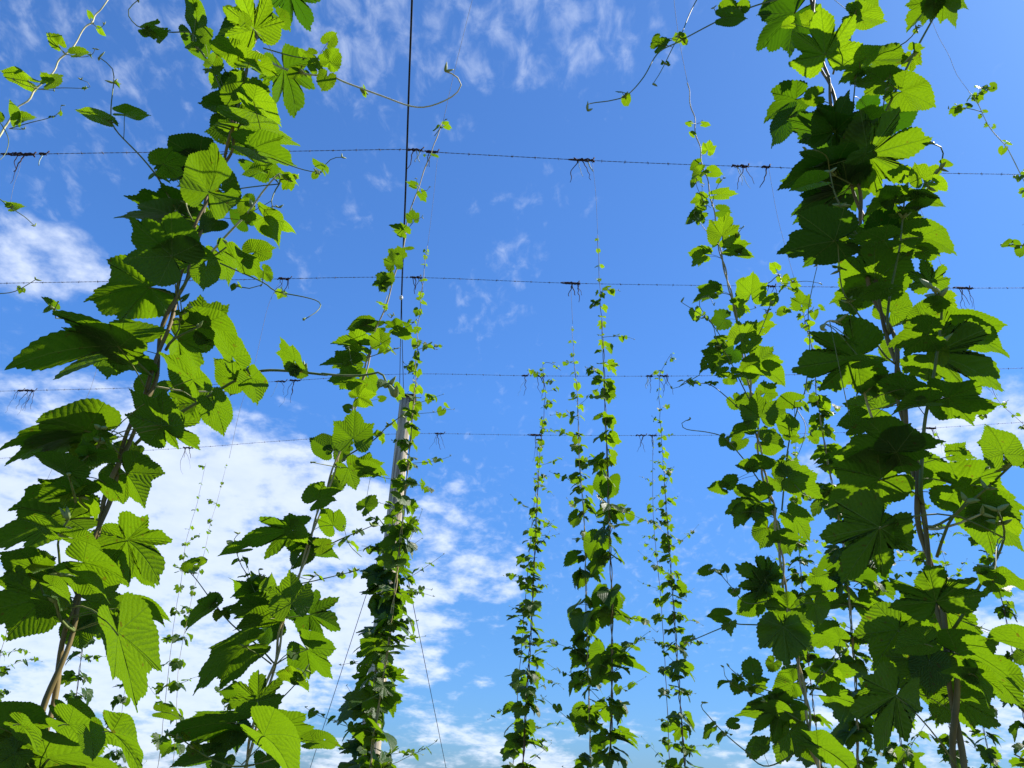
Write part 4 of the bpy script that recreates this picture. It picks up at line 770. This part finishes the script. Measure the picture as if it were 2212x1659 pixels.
for rg_, q, r, nd_ in (('D', [(250, 1590), (170, 1500), (80, 1380)], .0018, [.9]), ('D', [(270, 1610), (330, 1550), (395, 1470)], .0018, [.85]), ('E', [(440, 640), (460, 600), (520, 480), (580, 320)], .0024, [.85]), ('E', [(470, 1000), (400, 860), (300, 660), (230, 560), (190, 440), (0, 310)], .0024, [.55, .8]),
                       ('E', [(590, 1600), (460, 1400), (350, 1260), (270, 1180), (170, 1150), (30, 1130), (5, 1090), (60, 1065)], .0026, [.3, .5]), ('E', [(450, 1050), (380, 1000), (200, 850), (90, 835), (0, 815)], .0022, [.6, .8]), ('F', [(690, 745), (400, 735), (310, 740), (20, 860)], .0026, [.6, .95]), ('F', [(640, 560), (430, 600), (320, 490), (240, 400), (180, 385)], .0020, [.6, .85]),
                       ('F', [(820, 1390), (640, 1280), (540, 1230)], .0024, None), ('F', [(840, 1500), (560, 1650), (400, 1540), (260, 1420), (180, 1330), (130, 1270), (140, 1240)], .0024, [.5, .7]), ('F', [(800, 1230), (520, 1150), (430, 1110), (340, 1040), (310, 1010)], .0020, [.6, .8]), ('F', [(790, 1260), (520, 1190), (380, 1150), (290, 1080), (275, 1010)], .0018, [.6, .8]),
                       ('F', [(830, 1190), (930, 1050), (1080, 880)], .0026, [.5, .95]), ('E', [(300, 600), (180, 420), (120, 340), (130, 280), (180, 275), (210, 330)], .0018, None), ('E', [(650, 1655), (690, 1250), (760, 970), (800, 880), (830, 600), (820, 380), (850, 200), (880, 70)], .0030, [.2, .42, .74]),
                       ('E', [(470, 200), (560, 190), (620, 140), (640, 150), (660, 190), (800, 175), (900, 190)], .0020, [.4, .7]), ('E', [(350, 350), (430, 360), (480, 350)], .0015, None), ('D', [(150, 1310), (100, 1200), (100, 1150)], .0015, [.7]), ('E', [(120, 780), (0, 850), (-60, 870)], .0016, [.4]), ('D', [(195, 1330), (230, 1210), (270, 1150)], .0017, [.9]), ('D', [(190, 1340), (140, 1290), (135, 1200)], .0014, [.5]),
                       ('E', [(740, 990), (800, 1100), (790, 1200), (740, 1320), (700, 1330)], .0015, [.5]), ('E', [(700, 1450), (780, 1540), (840, 1590)], .0018, [.8]), ('D', [(100, 800), (135, 780)], .0010, None), ('D', [(95, 800), (60, 790)], .0010, None)):
    lat(Q_, YQ, rg_, q, r * .9, (0, -.12), nd_, .03)
explicit(Q_, YQ, 'D', [(170, 970, 190, 886, 88, 3, -.03, 1), (60, 800, 18, 780, 35, 0, 0, 1), (145, 800, 205, 805, 35, 0, 0, 1), (80, 870, 42, 845, 35, 0, 0, 1), (110, 1060, 38, 1090, 60, 0, 0, .6), (130, 1110, 28, 1182, 75, 0, -.02, .8), (195, 1110, 288, 1105, 75, 0, 0, .7), (235, 1255, 392, 1232, 70, 3, -.05, .95), (140, 1290, 38, 1290, 90, 3, 0, .75),
 (130, 1370, 18, 1392, 80, 0, 0, .5), (90, 1380, 35, 1478, 60, 0, 0, .3), (262, 1525, 290, 1340, 190, 3, -.08, .85), (250, 1360, 355, 1370, 85, 0, .03, .2), (310, 1600, 470, 1560, 125, 3, -.03, .6), (150, 1640, 22, 1610, 100, 0, 0, .5), (330, 1620, 480, 1645, 60, 0, 0, .4), (120, 1420, 90, 1330, 60, 0, .02, .2), (220, 1560, 200, 1610, 40, 0, 0, .1)])
explicit(Q_, YQ, 'E', [(130, 20, 45, 82, 90, 3, 0, .7), (380, 0, 490, 18, 60, 0, 0, .7), (610, 95, 565, 40, 65, 0, -.1, 1), (450, 262, 460, 85, 230, 3, -.06, .75), (420, 190, 335, 180, 75, 0, 0, .8), (210, 245, 90, 180, 110, 3, 0, .5), (210, 255, 32, 305, 90, 3, 0, .45), (580, 300, 632, 240, 90, 0, -.1, .9), (575, 300, 490, 335, 60, 0, -.1, .9), (350, 330, 475, 358, 95, 3, 0, .6), (280, 420, 155, 440, 190, 3, .04, .1),
 (90, 370, 110, 455, 75, 0, -.08, .95), (370, 350, 400, 430, 70, 0, 0, .8), (390, 558, 500, 398, 220, 3, -.06, .7), (480, 480, 632, 430, 85, 0, -.02, .8), (280, 560, 135, 560, 85, 3, 0, .7), (250, 660, 68, 745, 160, 3, -.02, .35), (340, 620, 300, 760, 150, 0, .05, .1), (500, 690, 682, 700, 220, 3, -.03, .6), (560, 760, 712, 842, 110, 0, -.02, .65), (440, 740, 462, 608, 120, 0, -.02, .7), (390, 770, 575, 740, 75, 0, -.08, .8),
 (285, 760, 200, 780, 70, 0, -.05, .9), (775, 325, 755, 215, 120, 3, -.05, .9), (300, 800, 380, 820, 80, 0, 0, .8), (540, 900, 640, 800, 140, 3, .02, .6), (510, 1055, 480, 850, 250, 3, -.08, .6), (735, 950, 560, 955, 100, 0, -.1, .1), (440, 950, 330, 990, 170, 0, .03, .15), (440, 1130, 268, 1135, 90, 0, -.03, .2), (600, 1010, 660, 1150, 130, 0, .04, .1), (390, 1200, 280, 1275, 100, 0, .03, .1), (280, 1190, 240, 1255, 65, 0, -.05, .95),
 (700, 1120, 610, 1010, 130, 0, -.04, .05), (680, 1150, 792, 1110, 120, 0, .02, .8), (450, 1375, 330, 1350, 85, 0, -.05, .85), (490, 1360, 635, 1300, 100, 0, -.03, .6), (540, 1210, 720, 1260, 190, 0, .04, .1), (640, 1390, 655, 1290, 120, 3, -.02, .8), (860, 920, 818, 960, 65, 0, -.02, .9), (300, 1480, 368, 1400, 90, 0, 0, .2), (265, 1510, 150, 1480, 85, 0, 0, .4), (510, 1600, 230, 1620, 240, 5, -.02, .4), (400, 1530, 320, 1500, 120, 0, .03, .1),
 (690, 1440, 880, 1390, 220, 3, -.03, .6), (740, 1480, 945, 1560, 190, 3, .0, .6), (600, 1450, 700, 1560, 140, 0, .04, .4), (450, 780, 400, 860, 150, 0, .05, .2), (340, 940, 400, 1040, 140, 0, .06, .2), (560, 1150, 520, 1260, 140, 0, .05, .1), (460, 500, 540, 560, 110, 0, .05, .5), (850, 1180, 905, 1240, 60, 0, .02, .4)])
explicit(Q_, YQ, 'F', [(400, 10, 300, 115, 120, 3, 0, .4), (480, 0, 480, 95, 120, 3, 0, .5), (560, 110, 475, 300, 170, 0, .03, .05), (650, 180, 735, 330, 140, 0, .04, .05), (645, 190, 805, 185, 75, 0, -.08, .9), (640, 190, 525, 165, 80, 3, -.05, .9), (720, 40, 875, 190, 170, 3, 0, .55), (545, 445, 340, 310, 250, 5, -.04, .5), (540, 450, 620, 280, 140, 0, -.03, .3), (545, 505, 300, 645, 240, 5, -.02, .4),
 (175, 380, 80, 410, 65, 0, -.05, .2), (285, 385, 285, 330, 50, 0, -.05, .1), (278, 680, 140, 650, 95, 0, -.05, .2), (470, 600, 300, 690, 140, 0, .02, .1), (690, 640, 465, 760, 200, 3, 0, .05), (660, 750, 650, 1050, 350, 3, -.06, .1), (690, 760, 800, 980, 160, 0, -.03, .5), (460, 1045, 455, 920, 130, 0, -.04, .2), (370, 1120, 320, 1200, 90, 0, -.05, .1), (480, 1120, 580, 1070, 110, 3, 0, .2),
 (725, 1110, 525, 1170, 170, 0, .02, .1), (645, 1290, 375, 1430, 240, 5, -.02, .3), (620, 1270, 300, 1340, 120, 0, 0, .2), (650, 1285, 488, 1215, 90, 0, -.1, .3), (350, 1370, 270, 1370, 70, 0, -.05, .2), (200, 1400, 100, 1460, 55, 0, -.05, .2), (520, 1530, 590, 1445, 90, 0, -.08, .6), (500, 1520, 400, 1600, 110, 0, 0, .1), (700, 1420, 580, 1650, 240, 3, 0, .05), (860, 600, 870, 775, 250, 0, .03, .1),
 (1030, 830, 900, 770, 110, 0, -.02, .7), (940, 520, 715, 530, 150, 3, .02, .6), (930, 1050, 890, 950, 260, 3, .0, .4), (930, 1050, 1155, 1000, 170, 3, 0, .4), (960, 1200, 1185, 1260, 130, 3, .02, .3), (870, 430, 990, 500, 150, 3, .04, .4), (700, 1250, 640, 1200, 90, 0, -.03, .6), (740, 1250, 840, 1255, 60, 0, -.08, .7), (760, 1280, 700, 1400, 130, 0, .03, .1), (880, 1520, 1190, 1640, 150, 0, -.1, .0), (800, 1500, 860, 1660, 200, 0, .02, .05), (600, 980, 540, 1060, 130, 0, .05, .1), (760, 640, 700, 560, 140, 0, .05, .2)])
Q_.finish()
# ================================================================== the rows behind, grown by rule
def bine(px, Y, label, seed, size, dens=1.0, r=.008, strands=2, mat='tan', gap=.2, top=.25, shoots=.5, tone=.35, spreadf=1.0, kinds=(3, 3, 5, 0), tipbare=.12, group=GROUP, cut=None):
    pts = [P(x, y, Y) for x, y in px]; g_ = to_ground(pts)
    Pn = Plant('hop_plant', g_[0], label, seed, group=group); rng = Pn.rng
    path = smooth_path(g_, .03 if Y < 6 else .045); Pn.axes.append(path)
    r *= .46; size *= 1.2; gap *= .8
    stem_mesh(Pn, path, r, r * .42, strands, STEM[mat], turn=.25, sides=6 if Y < 4.5 else 4)
    zt = path[-1][2]; zs = path[:, 2]; s = np.concatenate([[0], np.cumsum(np.linalg.norm(np.diff(path, axis=0), axis=1))]); T = s[-1]
    pos = T - .06; jobs = []
    while pos > 1.0:
        f = pos / T; i = int(np.searchsorted(s, pos)); i = min(i, len(path) - 2); c = path[i]; up_ = (T - pos) / T
        grownup = min(1, (up_ / top)) ** 1.15; sz = size * (.17 + .83 * grownup); az = rng.uniform(0, 6.28)
        jobs.append((c, az, sz, grownup, i)); pos -= gap * (.6 + .4 * grownup) * rng.uniform(.7, 1.3)
    for c, az, sz, gr, i in jobs:
        n_l = 2 if gr < .45 else (3 if gr < .9 else 4) + (rng.random() < .75 * dens) + (rng.random() < .55 * dens) + (rng.random() < .3 * dens)
        for q in range(n_l):
            a = az + q * math.pi * (1 if q < 2 else .5) + rng.uniform(-.4, .4)
            if q > 1: a = rng.uniform(0, 6.28)
            grow(Pn, c + V3(0, 0, rng.uniform(-.02, .02)), V3(math.cos(a), math.sin(a), 0), sz * (rng.uniform(.6, 1.12) if q < 2 else rng.uniform(.35, .85)), rng.choice(kinds), max(0, min(1, 1.0 - .5 * gr + rng.uniform(-.25, .25) - .2 * (1 - c[2] / 5.4))), .62 * spreadf)
        if rng.random() < shoots * (.4 + .6 * gr):
            a = rng.uniform(0, 6.28) if rng.random() < .4 else rng.choice((0, math.pi)) + rng.uniform(-.5, .5); h = V3(math.cos(a), math.sin(a) * .7, 0); ln = size * rng.uniform(1.0, 3.0) * (.4 + .6 * gr)
            up = rng.uniform(.0, .9); bend = rng.uniform(-.9, .5); p = [c]
            for k in range(1, 6):
                f = k / 5; p.append(c + h * ln * f + V3(0, 0, 1) * ln * (up * f + bend * f * f * .6) + V3(rng.uniform(-.02, .02), 0, rng.uniform(-.02, .02)) * ln)
            shoot(Pn, p, max(r * .3, .0017), STEM['green'], [.35, .62, .82] if ln > .25 else [.5, .8], size * .38, step=.03, age_light=.6)
    Pn.finish(); return Pn
bine([(800, 1659), (812, 1560), (825, 1480), (838, 1400), (850, 1300), (862, 1200), (872, 1100), (884, 980), (891, 900), (895, 850), (899, 780), (904, 700), (911, 630), (918, 570), (923, 530)], 3.75,
     'hop bine climbing up the front of the wooden pole, dense below and sparse above', 51, .10, 1.3, .009, 2, 'tan', .15, .55, .75)
bine([(785, 1659), (800, 1540), (815, 1420), (830, 1300), (838, 1200), (850, 1120), (856, 1060)], 4.3,
     'second dense hop bine at the foot of the pole, with short lower growth', 52, .105, 1.4, .008, 2, 'tan', .11, .16, .8)
bine([(1320, 1659), (1322, 1500), (1322, 1400), (1322, 1300), (1317, 1150), (1312, 1000), (1306, 850), (1303, 750), (1297, 650), (1294, 580), (1291, 508)], 3.75,
     'tallest of the central hop bines, ending below the pale twine tangle', 53, .10, .9, .009, 2, 'brown', .18, .42, .7)
bine([(1276, 1659), (1272, 1500), (1267, 1330), (1262, 1130), (1252, 1000), (1247, 850), (1240, 780), (1236, 705)], 5.23,
     'thin hop bine just left of the tallest central one, ending below the second wire', 54, .11, 1.0, .009, 2, 'tan', .19, .42, .7)
bine([(1130, 1659), (1138, 1500), (1146, 1380), (1155, 1200), (1160, 1090), (1168, 960), (1178, 850), (1172, 790), (1190, 785), (1212, 800)], 6.6,
     'dark stemmed hop bine at centre whose tip curls over the third wire', 55, .112, 1.0, .012, 2, 'red', .17, .65, .7)
bine([(1108, 1659), (1120, 1480), (1138, 1260), (1150, 1120), (1160, 1040), (1160, 948)], 8.4,
     'thin reddish hop bine left of the dark stemmed one, ending at the lowest wire', 56, .10, .6, .011, 1, 'red', .24, .35, .5)
bine([(1480, 1659), (1468, 1500), (1458, 1350), (1447, 1200), (1438, 1080), (1430, 960), (1425, 880), (1425, 815), (1440, 780), (1452, 765), (1448, 780)], 6.8,
     'hop bine with a looped tip above the third wire, right of centre', 57, .105, .8, .012, 2, 'red', .19, .6, .7)
bine([(1447, 1659), (1440, 1500), (1427, 1290), (1412, 1130), (1410, 1000), (1412, 945)], 8.3,
     'thin reddish hop bine behind the one with the looped tip', 58, .08, .4, .010, 1, 'red', .28, .4, .5)
bine([(1860, 1700), (1850, 1500), (1838, 1340), (1822, 1180), (1800, 1060), (1785, 980), (1765, 860), (1755, 760), (1735, 680), (1718, 610)], 3.9,
     'leafy hop bine filling the gap between the slender and the big right bines', 59, .11, 1.1, .009, 3, 'tan', .17, .35, .7)
bine([(1960, 1700), (1930, 1480), (1895, 1280), (1870, 1120), (1850, 1000), (1835, 905)], 5.3, 'hop bine partly hidden behind the big right bine, lower down', 60, .115, 1.0, .010, 2, 'brown', .2, .3, .7)
bine([(1780, 1700), (1752, 1480), (1735, 1300), (1722, 1130), (1718, 1000), (1720, 930)], 6.9, 'far hop bine seen through the leaves of the slender right bine', 61, .12, .8, .011, 2, 'brown', .22, .3, .6)
bine([(2075, 1700), (2040, 1500), (2010, 1320), (1990, 1150), (1985, 1060)], 6.9, 'far hop bine in the shade behind the foot of the big right bine', 62, .12, 1.1, .011, 2, 'brown', .2, .25, .7)
bine([(2235, 1660), (2200, 1480), (2165, 1300), (2130, 1190), (2080, 1040), (2020, 930)], 6.9, 'dark leafed hop bine at the right edge, leaning left toward the lowest wire', 63, .12, .9, .011, 2, 'red', .22, .3, .6)
bine([(2150, 1700), (2110, 1500), (2075, 1360), (2045, 1230), (2020, 1130)], 8.4, 'small far hop bine beyond the right edge one', 64, .12, .9, .010, 2, 'brown', .22, .25, .5)
bine([(2330, 1500), (2290, 1300), (2262, 1100), (2235, 950), (2160, 870), (2140, 830)], 5.3, 'tangled thin hop bine at the right edge under the third wire', 65, .10, .8, .009, 1, 'red', .2, .5, .8)
bine([(2480, 1600), (2400, 1100), (2330, 800), (2270, 560), (2212, 390), (2180, 330), (2150, 290), (2130, 258), (2105, 215), (2092, 196)], 2.0,
     'thin wavy hop bine tip at the upper right edge, hanging on a slack string', 66, .085, .7, .0075, 2, 'pale', .2, .5, .4)
bine([(340, 1659), (352, 1560), (365, 1440), (378, 1330), (392, 1250), (402, 1170), (425, 1090), (438, 1030), (445, 1000)], 6.9,
     'thin far hop bine against the white cloud, right of the big left bine', 67, .085, .4, .008, 1, 'brown', .3, .6, .5)
bine([(372, 1659), (385, 1450), (402, 1350), (420, 1270), (440, 1200), (455, 1130), (470, 1080), (490, 1000)], 5.4,
     'sparse pale hop bine ending at a faint thread against the cloud', 68, .075, .4, .006, 1, 'tan', .24, .6, .3, kinds=(0, 3))
bine([(140, 1700), (150, 1600), (165, 1500), (178, 1400), (190, 1320), (205, 1230)], 6.9, 'far hop bine showing low between the leaves of the big left bine', 69, .105, .8, .010, 2, 'red', .22, .3, .6)
bine([(240, 1700), (255, 1600), (268, 1500), (282, 1400), (300, 1330)], 8.4, 'small far hop bine low on the left against the cloud', 70, .10, .7, .010, 1, 'brown', .22, .3, .5)
bine([(462, 1700), (475, 1600), (488, 1500), (498, 1440)], 8.5, 'short far hop bine top left of the slender left bine foot', 71, .10, .6, .009, 1, 'red', .24, .4, .5)
bine([(-60, 1700), (-20, 1500), (10, 1380), (30, 1290)], 6.9, 'far hop bine showing at the lower left edge', 72, .12, .7, .010, 2, 'brown', .24, .3, .6)
# ---- distant tree on the horizon at the lower right corner
def far_tree(px, Y, h, label, seed):
    rng = random.Random(seed); b0 = P(px, 1600, Y); b0 = V3(b0[0], b0[1], 0); root = empty('tree', b0); tag(root, label, 'tree')
    t_ = MB(); tr = [b0 + V3(rng.uniform(-.15, .15) * q, 0, h * q / 6) for q in range(7)]; t_.tube(tr, [.28 - .04 * q for q in range(7)], 8); 
    cr = MB(); cr.has_uv = True; tips = []
    for q in range(90):
        z = h * rng.uniform(.22, .95); k_ = min(5, int(z / h * 6)); c = tr[k_]; a = rng.uniform(0, 6.28); ln = h * .30 * (1.1 - z / h) * rng.uniform(.6, 1.3) + .3
        e = c + V3(math.cos(a) * ln, math.sin(a) * ln, ln * rng.uniform(.2, .8)); t_.tube([c, (c + e) / 2 + V3(0, 0, .1), e], [.05, .03, .012], 4); tips.append((c, e))
    t_.build('trunk', STEM['brown'], root)
    for c, e in tips:
        for q in range(46):
            f = rng.uniform(.25, 1.1); p = c + (e - c) * f + V3(rng.gauss(0, .22), rng.gauss(0, .22), rng.gauss(0, .2)); s_ = rng.uniform(.05, .12)
            u_ = nrm(V3(rng.uniform(-1, 1), rng.uniform(-1, 1), rng.uniform(-1, 1))); w_ = nrm(np.cross(u_, V3(rng.uniform(-1, 1), 1, .2)))
            cr.add([p, p + (u_ * .5 + w_ * .35) * s_, p + u_ * s_, p + (u_ * .5 - w_ * .35) * s_], [(0, 1, 2, 3)], 0, [((0, .3),) * 4])
    o = cr.build('crown', LEAF, root); o.color = (.1, .4, 0, 1)
far_tree(2215, 46, 4.2, 'small distant tree on the horizon in the lower right corner', 5)
